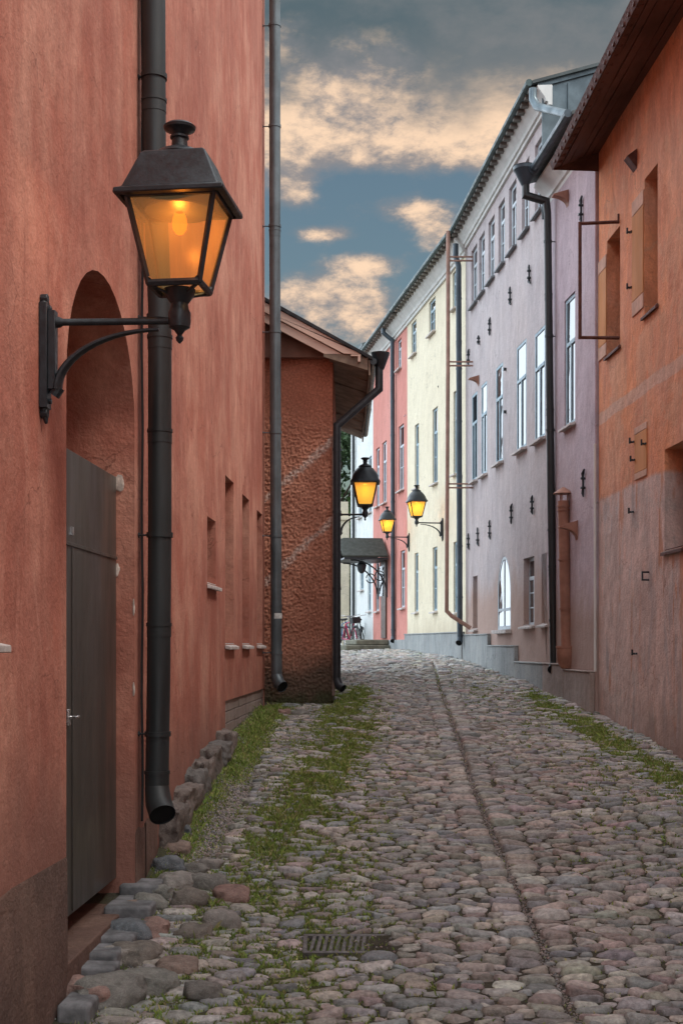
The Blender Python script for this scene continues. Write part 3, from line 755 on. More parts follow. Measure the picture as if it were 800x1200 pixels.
# flue
q = lambda x, y, Y=18.55: PX(x, y, Y)
m = MB(); b0 = q(663.5,768); t0 = q(659.5,587)
m.tube([b0, t0], .082, 20)
for t in (.0,.30,.62,.94,.965): c = b0.lerp(t0, t); m.tube([c-Vector((0,0,.012)), c+Vector((0,0,.012))], .094, 20)
fl = m.build('flue_pipe', M['flue'], an)
m = MB(); m.lathe([(.01,-.20),(.08,-.19),(.135,-.10),(.15,.02),(.15,.10),(.158,.11),(.158,.135),(.12,.135)], (b0.x,b0.y,b0.z), 24); m.build('flue_bowl', M['flue'], fl)
m = MB(); m.lathe([(.145,.10),(.15,.105),(.02,.20),(.005,.205)], (t0.x,t0.y,t0.z), 24)
for a_ in (0,2.1,4.2): m.tube([(t0.x+.06*math.cos(a_),t0.y+.06*math.sin(a_),t0.z-.02),(t0.x+.06*math.cos(a_),t0.y+.06*math.sin(a_),t0.z+.12)], .008, 6)
m.build('flue_cap', M['flue'], fl)
for t in (.15,.5,.85):
    c = b0.lerp(t0, t); m = MB(); m.tube([c, Vector((w.P(c.y,0,.04).x, c.y, c.z))], .01, 6); m.build('flue_bracket', M['iron'], fl)
m = MB(); q = lambda x, y, Y=17.2: PX(x, y, Y); m.tube([q(696.5,520), q(696.8,787)], .018, 8); m.build('cable_conduit', M['cornice'], an)

# --- orange house
w = ORANGE
oh = thing('orange_house', w.P(12, -1.4), 'weathered orange house with a wide dark soffit at the right edge', 'house')
YO0, YO1 = -7., 17.19
ow = [(w.Y(770), w.Y(754.5), w.z(762,363), w.z(762,201)), (w.Y(726), w.Y(710.7), w.z(718,411), w.z(718,274)), (w.Y(800), w.Y(778), w.z(788,643), w.z(788,522)), (9.2,10.0,3.4,4.9)]
m = MB(); front(m, w, [(YO0,-3.4),(YO1,-1.6),(YO1,6.9),(YO0,6.9)], [rect_loop(*r) for r in ow], [.24,.24,.5,.2]); shell(m, w, YO0, YO1, -1.6, 6.9, 8)
m.build('wall', M['orange'], oh)
for i, r in enumerate(ow):
    d = (.22,.22,.48,.18)[i]
    window(oh, w, r, d, M['frame_dark'], M['rust'], split=.3, sill_out=.04, fw=.04)
for (x0, x1, yt, yb) in ((741,754,230,366), (701.5,710.5,303,420), (744,758,498,560)):
    r = w.rect(x0, x1, yt, yb); hh = r[3]-r[2]
    m = MB(); m.wbox(w, r[0], r[1], r[2]+.13*hh, r[3]-.13*hh, .002, .014); o = m.build('plaster_patch', M['patch'], oh, bevel=.004)
    for za_, zb_q in ((r[2], r[2]+.125*hh), (r[3]-.125*hh, r[3])):
        m = MB(); m.wbox(w, r[0], r[1], za_, zb_q, .002, .016); m.build('pale_patch', M['patch_pale'], o, bevel=.004)
# eave soffit, boards running along the wall; it rises slightly towards the camera
def so(Y, off): # soffit height
    k = (17.2-Y)/3.2
    inner = 6.62+.05*k; outer = 6.37+.15*k
    t = min(1.1, off/.60); return inner+(outer-inner)*t
nb = 6
for j in range(nb):
    o0 = .62*j/nb; o1 = .62*(j+1)/nb-.008
    m = MB(); ys_ = np.linspace(YO0, YO1, 28)
    for i in range(len(ys_)-1):
        a_, b_ = ys_[i], ys_[i+1]
        jt = lambda Y, k_=j: .010*math.sin(Y*1.7+k_*2.1)
        m.add([w.P(a_,so(a_,o0)+jt(a_),o0-.05*(j == 0)), w.P(b_,so(b_,o0)+jt(b_),o0-.05*(j == 0)), w.P(b_,so(b_,o1)+jt(b_),o1), w.P(a_,so(a_,o1)+jt(a_),o1),
               w.P(a_,so(a_,o0)+jt(a_)+.03,o0), w.P(b_,so(b_,o0)+jt(b_)+.03,o0), w.P(b_,so(b_,o1)+jt(b_)+.03,o1), w.P(a_,so(a_,o1)+jt(a_)+.03,o1)], [(0,1,2,3),(7,6,5,4),(2,6,7,3),(0,4,5,1)])
    m.build('soffit_board', M['soffit_brown'], oh)
m = MB(); ys_ = np.linspace(YO0-.05, YO1+.03, 60)
for i in range(len(ys_)-1):
    a_, b_ = ys_[i], ys_[i+1]
    m.add([w.P(a_,so(a_,.6)-.01,.622), w.P(b_,so(b_,.6)-.01,.622), w.P(b_,so(b_,.6)+.09,.66), w.P(a_,so(a_,.6)+.09,.66), w.P(a_,so(a_,.6)+2.2,-4), w.P(b_,so(b_,.6)+2.2,-4), w.P(a_,so(a_,.6)+.0,-8.5), w.P(b_,so(b_,.6)+.0,-8.5)], [(0,1,2,3),(3,2,5,4),(4,5,7,6)])
rf = m.build('roof', M['rust'], oh)
y = 5.
while y < YO1-.1:      # tile butts peeping under the edge
    z = so(y,.6); m = MB(); m.tube([w.P(y,z+.03,.54), w.P(y,z+.04,.645)], .036, 8); y += .2
    m.build('eaves_tile', M['rust'], rf)
m = MB(); m.add([w.P(YO1,6.35,.0), w.P(YO1,so(YO1,.6)-.01,.62), w.P(YO1,so(YO1,.6)+.09,.65), w.P(YO1,6.9,-.8), w.P(YO1,6.4,-.8)], [(0,1,2,3,4)]); m.build('gable_end_board', M['soffit_brown'], oh)
# hinged iron frame standing open
yh = w.Y(725); zt_, zb_ = w.z(725,260), w.z(725,396)
fr = MB(); bw = .022
def bar(o0, z0, o1, z1): fr.tube([w.P(yh,z0,o0), w.P(yh,z1,o1)], bw, 4, smooth=False)
bar(0, zt_, .50, zt_-.03); bar(0, zb_, .50, zb_); bar(.50, zb_-.02, .50, zt_-.01); fr.tube([w.P(yh,zt_-.01,.01), w.P(yh,zt_+.10,.01)], .014, 6)
o = fr.build('open_shutter_frame', M['rust'], oh); o['label'] = 'rusty rectangular iron frame hinged open over the street'
# triangular vent
Yv = w.Y(746); z1_, z0_ = w.z(746,174), w.z(746,197)
m = MB(); m.add([w.P(Yv,z1_,.003), w.P(Yv,z0_,.003), w.P(Yv,(z0_+z1_)/2+.03,.12), w.P(Yv+.16,z1_,.003), w.P(Yv+.16,z0_,.003), w.P(Yv+.16,(z0_+z1_)/2+.03,.12)], [(0,1,2),(3,5,4),(0,2,5,3),(1,4,5,2)]); m.build('vent_hood', M['rust'], oh)
for x, y in ((740,272),(740,337),(742,600),(746,766),(743,518),(744,539),(757,520)):
    Y = w.Y(x); z = w.z(x, y); m = MB(); m.tube([w.P(Y,z,.002), w.P(Y,z,.07)], .013, 6); m.tube([w.P(Y,z-.02,.06), w.P(Y,z+.05,.06)], .012, 6); m.tube([w.P(Y-.035,z,.02), w.P(Y+.035,z,.02)], .012, 6)
    m.build('hinge_pin', M['iron'], oh)
Y = w.Y(760); z = w.z(760,675); m = MB(); m.tube([w.P(Y,z+.045,.002), w.P(Y,z+.045,.08), w.P(Y,z-.045,.08), w.P(Y,z-.045,.002)], .012, 6); m.build('iron_ring', M['iron'], oh)

# --- yellow, coral, white
w = YELL
def row_house(name, loc, label, y0, y1, top, mat, rows, frame, D=8, dep=.09, sm='sill'):
    h = thing(name, w.P(*loc), label, 'house')
    m = MB(); front(m, w, [(y0,-1.3),(y1,-1.3),(y1,top),(y0,top)], [rect_loop(*r) for r in rows], [dep+.02]*len(rows)); shell(m, w, y0, y1, -1.3, top, D)
    m.build('wall', mat, h)
    for r in rows: window(h, w, r, dep, frame, M[sm], split=.32, fw=.05, bars=1, sill_out=.09)
    return h
def cols(lst): return [w.rect(*t) for t in lst]
yt = [(530,534.5,318,361),(502.5,509.8,350.7,390),(481.8,487.5,376.6,415)]
ymd = [(531,535.5,458,555),(506.5,512.5,478,566),(485.8,490.5,497,571)]
yg = [(531,535,635,718),(506.8,512,641,716),(485.5,489.8,648,717)]
Yc = w.Y(477); Yw = w.Y(437); YE = 42.2
yh_ = row_house('yellow_house', (29,-.5), 'pale yellow house in the curve of the street beside the dark blue downpipe', 27.08, Yc, 8.35, M['yellow'], cols(yt+ymd+yg), M['frame_blue'])
ch_rows = cols([(465.5,470,397.7,432),(466.8,473,498,574),(447.7,452.8,517.6,589),(440.4,444.4,525,593),(469,474.2,645,712),(439.6,444,654.6,716)])
dr_ = (w.Y(453.3), w.Y(448), w.z(450,748), w.z(450,657))
ch = row_house('coral_house', (35.5,-.2), 'coral pink house with a small gabled hood over its door', Yc, Yw, 8.35, M['coral'], ch_rows, M['frame_white'])
wh_rows = cols([(431.5,435.3,535,600),(421.8,426,660,691),(431,434.5,658,716),(420,424,548,606),(431.5,435,440,480)])
wh = row_house('white_house', (40,-.2), 'white plastered house at the far end of the street beside the trees', Yw, YE, 8.9, M['white'], wh_rows, M['frame_blue'])
m = MB(); m.wbox(w, 27.15, Yc-.002, -1.4, .24, .002, .08); m.wbox(w, 27.15, Yc-.002, .241, .27, .002, .095); m.build('plinth', M['granite'], yh_, bevel=.01)
m = MB(); m.wbox(w, Yc+.002, dr_[0]-.1, -1.4, .12, .002, .06); m.wbox(w, dr_[1]+.1, Yw-.002, -1.4, .12, .002, .06); m.build('plinth', M['granite'], ch, bevel=.01)
m = MB(); m.wbox(w, Yw+.002, YE-.002, -1.4, .12, .002, .06); m.build('plinth', M['granite'], wh, bevel=.01)
eave(yh_, w, 27.0, Yc-.004, 8.22, 8.6, .36, 8); eave(ch, w, Yc+.004, Yw+.2, 8.22, 8.6, .36, 8)
m = MB(); m.prism(w, Yw+.21, YE+.3, [(.3,8.9),(.3,9.0),(-4,10.6),(-8.3,9.0),(-8.3,8.9)]); m.build('roof', M['rooftile'], wh)
# coral door
m = MB(); m.wbox(w, dr_[0], dr_[1], dr_[2], dr_[3], .003, .05); d = m.build('door', M['frame_dark'], ch, bevel=.01)
m = MB(); m.wbox(w, dr_[0]+.25, dr_[0]+.95, dr_[2]+1.2, dr_[3]-.15, .05, .056); m.build('pane', M['pane'], d)
q = lambda x, y, Y=34.6: PX(x, y, Y)
downpipe(ch, [q(449,381), q(449,390), q(459.5,399), q(460.5,747)], .058, M['pipe_blue'], rings=[q(0,y).z for y in (470,600,700)], clamps=[q(0,y).z for y in (440,510,588,650,738)], spout=(-.02,-.06,-.1), n=12)
m = MB(); Yp = 39.9
m.tube([w.P(41.2,8.8,.08), w.P(41.2,.9,.08), w.P(41.05,.6,.12), w.P(41.05,.1,.12)], .05, 8); m.build('downpipe', M['pipe_dark'], wh)
m = MB(); c = PX(478.3,488,33.5); m.lathe([(.02,-.09),(.09,-.05),(.12,0),(.1,.05),(.02,.07)], (c.x,c.y,c.z), 14); m.tube([c, w.P(33.3,c.z-EZ,0)], .02, 6); m.build('outdoor_lamp', M['zinc'], ch)
m = MB(); c = PX(516,457,30); m.tube([c, c+Vector((.12,.2,.04)), w.P(29.6,c.z-EZ,0)], .025, 6); m.build('iron_hook', M['iron'], yh_)

# door hood on the coral house
yc_ = (dr_[0]+dr_[1])/2; zr_ = w.z(450,631); ze_ = w.z(450,653)-.02; L_ = 1.34; hw = .85
hood = thing('door_hood', w.P(yc_, ze_-.1, .05), 'dark olive gabled hood on scrolled iron brackets over the coral doorway', 'door hood')
m = MB()
for sg in (-1, 1):
    m.hexa([w.P(yc_,zr_-.05,.06), w.P(yc_+sg*hw,ze_-.05,.06), w.P(yc_+sg*hw,ze_-.05,L_), w.P(yc_,zr_-.05,L_-.0), w.P(yc_,zr_,.06), w.P(yc_+sg*hw,ze_,.06), w.P(yc_+sg*hw,ze_,L_), w.P(yc_,zr_,L_-.18)])
m.build('hood_roof', M['hood_green'], hood, bevel=.01)
m = MB(); m.wbox(w, yc_-hw, yc_+hw, ze_-.11, ze_-.055, .06, L_-.05); m.build('hood_frame', M['iron'], hood, bevel=.005)
for sg in (-1, 1):
    m = MB(); yy = yc_+sg*(hw-.15)
    m.tube([w.P(yy,ze_-.12,L_-.25)]+[w.P(yy,ze_-.12-.95*(1-math.cos(t)),.08+(L_-.35)*(1-math.sin(t))) for t in np.linspace(.1,1.5,12)], .022, 6)
    m.tube([w.P(yy,ze_-.55+.13*math.sin(t),.28+.13*math.cos(t)) for t in np.linspace(0,6.0,18)], .015, 6)
    m.tube([w.P(yy,ze_-.12,.07), w.P(yy,ze_-1.15,.07)], .02, 6)
    m.build('scroll_bracket', M['iron'], hood)
m = MB(); c = w.P(yc_-.5,ze_-.12,.75); m.lathe([(.02,0),(.05,-.02),(.14,-.12),(.10,-.30),(.03,-.36)], (c.x,c.y,c.z), 12); m.build('hood_lantern', M['iron'], hood)
# steps
st = thing('door_steps', w.P(yc_, -.17, .6), 'two worn mossy stone steps below the coral doorway', 'steps')
gst = -.2
m = MB(); m.wbox(w, yc_-1.15, yc_+1.0, gst-.3, -.02, .07, 1.30); m.build('step', M['step'], st, bevel=.03)
m = MB(); m.wbox(w, yc_-.95, yc_+.9, -.019, .13, .07, .98); m.build('step', M['step'], st, bevel=.03)

# ------------------------------------------------------------------ street lamps
def lamp(loc, rotz, label, glass, scale=1., arm=.73, dome=False, watt=6, depth=1.0, yaw=0):
    t = thing('street_lamp', loc, label, 'street lamp', 'wall mounted lanterns along the alley', rotz=rotz or 1e-6)
    t.scale = (scale,)*3; I = M['iron']
    m = MB(); m.box(0.003, .045, -.045, .045, -.46, .10); m.box(.045, .085, -.03, .03, -.36, .06)
    for z in (.125, -.485): m.tube([(.003,0,z),(.04,0,z)], .028, 8)
    for z in (.07,-.05,-.30,-.42): m.tube([(.04,.0,z),(.06,0,z)], .016, 8)
    m.tube([(.02,0,.10),(.03,0,.15)], [.03,.008], 8); m.tube([(.02,0,-.46),(.03,0,-.54)], [.03,.008], 8)
    pl = m.build('wall_plate', I, t, bevel=.006)
    m = MB(); m.tube([(.07,0,0),(.10,0,0),(.12,0,0),(arm-.05,0,0)], [.03,.03,.019,.019], 12); m.build('arm', I, t)
    m = MB(); pts = []
    for i in range(15):
        a = i/14*math.pi/2; pts.append((.09+(arm-.20)*(1-math.cos(a)), 0, -.36+.315*math.sin(a)))
    m.tube(pts, [.042-.026*i/14 for i in range(15)], 10, flat=(.6,1)); m.tube([(.07,0,-.39),(.1,0,-.345)], .032, 10)
    m.build('brace', I, t)
    lx = arm
    m = MB(); m.lathe([(.004,-.12),(.018,-.105),(.022,-.09),(.012,-.075),(.03,-.05),(.055,-.035),(.06,0),(.06,.04),(.05,.06),(.045,.09),(.075,.13),(.085,.165),(.02,.166)], (lx,0,0), 20)
    m.build('neck', I, t)
    # lantern body
    zb, ztp, hb, ht = .17, .625, .135, .232
    Rm = Matrix.Rotation(yaw, 3, 'Z')
    def LP(x, y, z):
        v = Rm @ Vector((x, y*depth, 0)); return (lx+v.x, v.y, z)
    m = MB()
    sgn = [(-1,-1),(1,-1),(1,1),(-1,1)]
    for sx, sy in sgn: m.tube([LP(sx*hb,sy*hb,zb), LP(sx*ht,sy*ht,ztp)], .0155, 4, smooth=False)
    for i in range(4):
        a, b = sgn[i], sgn[(i+1) % 4]
        m.tube([LP(a[0]*hb,a[1]*hb,zb+.005), LP(b[0]*hb,b[1]*hb,zb+.005)], .019, 6, smooth=False)
        m.tube([LP(a[0]*ht,a[1]*ht,ztp-.01), LP(b[0]*ht,b[1]*ht,ztp-.01)], .02, 6, smooth=False)
        for q1, q2 in ((a, b), (b, a)):    # little corner brackets inside each light
            A = Vector(LP(q1[0]*hb,q1[1]*hb,zb)).lerp(Vector(LP(q2[0]*hb,q2[1]*hb,zb)), .16)
            B = Vector(LP(q1[0]*hb,q1[1]*hb,zb)).lerp(Vector(LP(q1[0]*ht,q1[1]*ht,ztp)), .09)
            m.tube([A, B], .008, 4, smooth=False)
    for sx, sy in sgn: m.tube([(lx,0,.12), LP(sx*hb*.95,sy*hb*.95,zb)], .011, 6)
    body = m.build('lantern_frame', I, t)
    for i in range(4):
        a, b = sgn[i], sgn[(i+1) % 4]; g = .92
        m = MB(); m.add([LP(a[0]*hb*.97,a[1]*hb*.97,zb+.02), LP(b[0]*hb*.97,b[1]*hb*.97,zb+.02), LP(b[0]*ht*.97,b[1]*ht*.97,ztp-.015), LP(a[0]*ht*.97,a[1]*ht*.97,ztp-.015)], [(0,1,2,3)])
        m.build('glass_pane', M[glass], t)
    # roof
    m = MB()
    if dome: prof = [(.27,.60),(.29,.61),(.29,.632),(.265,.68),(.245,.76),(.205,.83),(.15,.895),(.095,.935),(.07,.945)]
    else: prof = [(.26,.602),(.29,.61),(.288,.636),(.254,.65),(.172,.848),(.158,.860),(.06,.87)]
    vs = []
    for r, z in prof:
        for sx, sy in sgn: vs.append(LP(sx*r, sy*r, z))
    n4 = len(prof)
    if dome:   # a rounded square cap
        vs = []; K = 24
        for i, (r, z) in enumerate(prof):
            rd = min(1, max(0, (i-2)/4))
            for j in range(K):
                t_ = 2*math.pi*(j+.5)/K; cx, cy = math.cos(t_), math.sin(t_); s_ = 1/max(abs(cx), abs(cy))
                k_ = s_*(1-rd)+1.08*rd
                vs.append(LP(r*cx*k_, r*cy*k_, z))
        m.add(vs, [(i*K+j, i*K+(j+1) % K, (i+1)*K+(j+1) % K, (i+1)*K+j) for i in range(n4-1) for j in range(K)]+[tuple(range((n4-1)*K, n4*K))], True)
    else:
        m.add(vs, [(i*4+j, i*4+(j+1) % 4, (i+1)*4+(j+1) % 4, (i+1)*4+j) for i in range(n4-1) for j in range(4)]+[tuple(range((n4-1)*4, n4*4))])
    rf = m.build('lantern_roof', I, t, bevel=0 if dome else .006, sharp=50)
    z_ = .862 if not dome else .93
    m = MB(); m.lathe([(.13,z_-.01),(.135,z_+.004),(.115,z_+.026),(.07,z_+.046),(.044,z_+.058),(.04,z_+.10),(.05,z_+.105),(.05,z_+.115),(.04,z_+.12),(.055,z_+.14),(.082,z_+.152),(.086,z_+.165),(.07,z_+.178),(.01,z_+.182)], (lx,0,0), 28)
    m.build('finial', I, rf)
    # reflector disc, socket and bulb
    m = MB(); m.lathe([(.18,.575),(.185,.58),(.12,.605),(.02,.61)], (lx,0,0), 28); m.build('reflector', M['zinc'], t)
    m = MB(); m.tube([(lx,0,.61),(lx,0,.575)], .022, 12); m.build('bulb_socket', I, t)
    m = MB(); m.lathe([(.005,.455),(.02,.462),(.036,.485),(.041,.515),(.036,.545),(.024,.575),(.018,.59)], (lx,0,0), 18); m.build('bulb', M['bulb'], t)
    ld = bpy.data.lights.new('lamp_light', 'POINT'); ld.energy = watt; ld.color = (1,.50,.14); ld.shadow_soft_size = .03
    lo = bpy.data.objects.new('lamp_light', ld); C.objects.link(lo); lo.parent = t; lo.location = (lx,0,.50)
    return t
def on_wall(w, x, y, off=0): 
    Y = w.Y(x); return w.P(Y, w.z(x, y), off), math.atan2(w.n.y, w.n.x)
p, a = on_wall(LEFT, 48, 378)
lamp(p, a, 'big near lantern on a bracket beside the arched door niche', 'amber_clear', 1.0, .745, False, 3.0, .86, R(-5))
pb = Vector((XB1+.03, 23.2, PX(400,603,23.2).z))
lamp(pb, 0, 'lantern on the outbuilding corner, highest of the three far lanterns', 'amber_frost', .93, .56, True, 2.5)
p, a = on_wall(YELL, 519, 613)
lamp(p, a, 'lantern on the yellow house wall beside the brown pipe', 'amber_frost', .77, .80, True, 2.5)
p, a = on_wall(YELL, 479.5, 629.5)
lamp(p, a, 'smallest lantern, at the joint of the coral and yellow houses', 'amber_frost', .70, .83, True, 2.5)

# ------------------------------------------------------------------ ground
def seam(Y): return float(np.interp(Y, [3,7,8,10,12,15.4,21,27], [1.33,1.31,1.28,1.255,1.245,1.36,1.6,1.9]))
def left_x(Y): 
    return LEFT.a+LEFT.b*Y if Y < 18.2 else (XB1 if Y < 24 else -5.)
def right_x(Y):
    if Y < 17.2: return ORANGE.a+ORANGE.b*Y
    if Y < 27.1: return LILAC.a+LILAC.b*Y-.07
    return YELL.a+YELL.b*Y-.07 if Y < 42.2 else 2.5
def sst(x, a, b): t = np.clip((x-a)/(b-a), 0, 1); return t*t*(3-2*t)
def grass_field(X, Y):
    X = np.asarray(X, float); Y = np.asarray(Y, float)
    nz = np.sin(X*5.1+Y*2.3)*np.sin(Y*3.7-X*1.9)*.5+np.sin(X*11+Y*7)*.25
    c = np.interp(Y, [5,8,9.5,11,13.3,16,18,20,23], [-.5,-.5,-.5,-.36,-.12,.08,.12,.2,.3]); hw = np.interp(Y, [5,9.5,11,13.3,18,20,23], [.9,.8,.62,.56,.48,.32,.2])
    d = np.interp(Y, [6,8,9.4,10.5,12,17.5,19.5,21.5], [.32,.42,.54,.72,.8,.92,.95,.0])
    g = d*np.exp(-((X-c)/hw)**2*1.3)
    g = np.maximum(g, np.interp(Y, [16.8,17.4,19.8,20.8], [0,1.15,1.1,0])*np.exp(-((X-.15)/.33)**2))
    lx = LEFT.a+LEFT.b*Y
    wl_ = X-lx
    g = np.maximum(g, np.interp(Y, [12,13.2,17.8,18.3], [0,1.15,1.15,.8])*np.exp(-((wl_-.24)/.19)**2))
    g = np.maximum(g, np.interp(Y, [8,9,10,12,13], [.2,.5,.8,.55,.4])*np.exp(-((wl_-.20)/.13)**2))
    g = np.maximum(g, np.interp(Y, [6.3,7,9.2,9.8], [0,.5,.6,.2])*np.exp(-((wl_-.62)/.12)**2))
    rx = ORANGE.a+ORANGE.b*Y; wr = rx-X
    g = np.maximum(g, np.interp(Y, [10,12,13,17,19.5,21], [.3,.6,1.05,1.05,.6,.0])*np.exp(-((wr-.48)/.27)**2))
    g = np.maximum(g, np.interp(Y, [8,12,20,24], [.10,.18,.22,.1])*np.exp(-((wr-1.0)/.7)**2))
    g = g+.07
    return np.clip(g*(1+.9*nz), 0, 1.2)
# road bed, one fine sheet following the slope
xs = np.arange(-6., 4.7, .08); ysg = np.concatenate([np.arange(-3, 26, .1), np.arange(26, 62, .4)])
XX, YY = np.meshgrid(xs, ysg)
def micro(X, Y):
    d = X-(LEFT.a+LEFT.b*Y)
    gut = -.05*np.exp(-((d-.45)/.16)**2)*np.interp(Y, [9.5,10.5,13.2,14.5], [0,1,1,0])
    bank = .10*np.exp(-(d/.22)**2)*np.interp(Y, [9.6,10.4,17,18], [0,1,1,.3])
    sm = -.004*np.exp(-((X-np.interp(Y, [3,7,8,10,12,15.4,21,27], [1.33,1.31,1.28,1.255,1.245,1.36,1.6,1.9]))/.09)**2)
    crown = .02*np.sin(X*2.1+Y*.7)+.012*np.sin(X*5+Y*2.3)
    return gut+bank+sm+crown
def road_z(X, Y): return EZ-dz(Y)+micro(X, Y)*np.interp(Y, [0,30,40],[1,1,.2])
ZZ = road_z(XX, YY)+.006*np.sin(XX*37)*np.sin(YY*31)
def grid_mesh(name, XX, YY, ZZ, mat, kind):
    ny, nx = XX.shape
    co = np.stack([XX, YY, ZZ], -1).reshape(-1, 3)
    idx = np.arange(ny*nx).reshape(ny, nx)
    f = np.stack([idx[:-1,:-1], idx[:-1,1:], idx[1:,1:], idx[1:,:-1]], -1).reshape(-1, 4)
    return np_mesh(name, co, f, mat, kind)
def np_mesh(name, co, f, mat, kind=None, smooth=True, parent=None):
    me = bpy.data.meshes.new(name); nf, k = f.shape
    me.vertices.add(len(co)); me.vertices.foreach_set('co', co.astype(np.float32).ravel())
    me.loops.add(nf*k); me.loops.foreach_set('vertex_index', f.astype(np.int32).ravel())
    me.polygons.add(nf); me.polygons.foreach_set('loop_start', np.arange(0, nf*k, k, dtype=np.int32))
    me.update(calc_edges=True); me.polygons.foreach_set('use_smooth', np.full(nf, smooth))
    me.materials.append(mat); me.validate()
    o = bpy.data.objects.new(name, me); C.objects.link(o)
    if kind: o['kind'] = kind
    if parent: o.parent = parent
    return o
road = grid_mesh('road_bed', XX, YY, ZZ, M['bed'], 'structure')
at = road.data.attributes.new('moss', 'FLOAT', 'POINT'); at.data.foreach_set('value', np.clip(grass_field(XX, YY)*1.3, 0, 1).astype(np.float32).ravel())
gx = np.array([-600,-200,-60,-20,-8,0,5,8,20,60,200,600.]); gy = np.array([-600,-100,-30,-10,-3,0,4,7.3,9.3,10.7,12,14,18,22,27,31,35,60,120,300,1200.])
GX, GY = np.meshgrid(gx, gy)
grid_mesh('ground', GX, GY, EZ-dz(GY)-.16, M['earth'], 'structure')

# cobbles: uneven packing of round stones
SY = 1.95
pts = []; rad = []; ghost = []
cell = {}
def put(x, y, r, gh=False, k=.86, force=False):
    yy = y*SY; cx, cy = int(x//.4), int(yy//.4)
    if not force:
        for i in (-1,0,1):
            for j in (-1,0,1):
                for q in cell.get((cx+i, cy+j), ()):
                    d2 = (pts[q][0]-x)**2+(pts[q][1]-yy)**2
                    if d2 < ((rad[q]+r)*k)**2: return False
    cell.setdefault((cx, cy), []).append(len(pts)); pts.append((x, yy)); rad.append(r); ghost.append(gh); return True
GRX, GRY = .03, 8.28
for gx_ in np.arange(-.25, .26, .05):
    for gy_ in np.arange(-.15, .16, .045): put(GRX+gx_, GRY+gy_, .028, True, force=True)
y = 3.
while y < 26:       # joint line with its two rows of larger stones
    put(seam(y)+random.uniform(-.012,.012), y, random.uniform(.004,.014), True, force=True); y += .05
for sg in (-1, 1):
    y = 3.+.1*sg
    while y < 26:
        r = random.uniform(.07,.13); y += r/SY
        put(seam(y)+sg*(r+.012+random.uniform(0,.025)), y*1., r, force=True); y += r*.93/SY
def region_ok(X, Y):
    if X < left_x(Y)+.06 or X > right_x(Y)-.03: return None
    d = X-(LEFT.a+LEFT.b*Y)
    if Y < 9.9 and d < .36: return None
    if 9.9 <= Y < 13.8 and d < .52: return None
    if 13.8 <= Y < 18.2 and d < .30: return None
    if Y > 34.4 and X > right_x(Y)-1.5 and Y < 37.9: return None
    if 9. < Y < 18 and d < 1.0: return .054
    return .076
for it in range(190000):
    Y = 2.5+(43-2.5)*random.random()**1.15; X = random.uniform(-5, 4.3)
    b = region_ok(X, Y)
    if b is None: continue
    sc = (1.55, 1.25, 1.0, .8)[min(3, it//30000)] if b > .09 else (1.2 if it < 75000 else .85)
    put(X, Y, b*sc*random.uniform(.62, 1.38))
for it in range(50000):
    Y = random.uniform(3, 24); X = random.uniform(-1.6, 4.2)
    b = region_ok(X, Y)
    if b: put(X, Y, random.uniform(.038,.06), k=.9)
P = np.array(pts); RR = np.array(rad); G = np.array(ghost); Np = len(P)
K = 13; A = 20
nb_i = np.zeros((Np, K), int)
for s0 in range(0, Np, 500):
    d2 = ((P[s0:s0+500, None]-P[None])**2).sum(-1); d2[np.arange(len(d2)), np.arange(s0, s0+len(d2))] = 1e9
    nb_i[s0:s0+500] = np.argpartition(d2, K, 1)[:, :K]
dv = P[nb_i]-P[:, None]; dd = np.sqrt((dv**2).sum(-1)); ph = np.arctan2(dv[...,1], dv[...,0])
share = dd*(RR[:, None]/(RR[:, None]+RR[nb_i]))
th_ = np.arange(A)*2*np.pi/A
cs = np.cos(th_[None, None]-ph[..., None]); rr_ = np.where(cs > .05, share[..., None]/np.maximum(cs, .05), 9.)
rc = (rr_**-9.).sum(1)**(-1/9.)
keep = ~G
Pk = P[keep]; Rk = RR[keep]; rc = rc[keep]; n_st = len(Pk)
lim = Rk[:, None]*1.5
rc = (rc**-6.+lim**-6.)**(-1/6.)
rc = np.maximum(rc-.004, .01)*(1+.05*np.sin(2*th_[None]+rng.uniform(0,6.3,(n_st,1)))+.035*np.sin(3*th_[None]+rng.uniform(0,6.3,(n_st,1)))+rng.normal(0,.012,(n_st,A)))
rings = [(1.0,-1.0),(.99,-.15),(.955,.45),(.87,.82),(.65,.97),(.30,1.0)]
cx, cy = Pk[:,0], Pk[:,1]/SY
zc = road_z(cx, cy)
hh = (.015+.20*Rk)*rng.uniform(.7,1.35,n_st); hh = np.clip(hh, .015, .06)
sink = np.clip(grass_field(cx, cy)*.012, 0, .014)+rng.uniform(0,.012,n_st)
tx, ty = rng.normal(0,.10,n_st), rng.normal(0,.10,n_st)
V = []; wp = rng.uniform(0,6.3,n_st); wp2 = rng.uniform(0,6.3,n_st)
bx = rng.normal(0,.12,n_st); by = rng.normal(0,.12,n_st)
for t, hz in rings:
    e = (1-t)
    x = cx[:,None]+rc*np.cos(th_)*t+bx[:,None]*Rk[:,None]*e; yl = (rc*np.sin(th_)*t)/SY+by[:,None]*Rk[:,None]*e
    jit = (rng.normal(0,.05,(n_st,A))+.16*np.sin(th_[None]*2+wp[:,None]+t*3)+.12*np.sin(th_[None]+wp2[:,None]))*hh[:,None]*(t*1.1 if hz > 0 else 0)
    z = zc[:,None]+hh[:,None]*hz*(1 if hz > 0 else .8)-sink[:,None]+jit+(x-cx[:,None])*tx[:,None]+yl*ty[:,None]
    V.append(np.stack([x, cy[:,None]+yl, z], -1))
V.append(np.stack([cx+bx*Rk, cy+by*Rk, zc+hh*1.02-sink], -1)[:, None])
V = np.concatenate(V, 1); per = V.shape[1]
fq = []
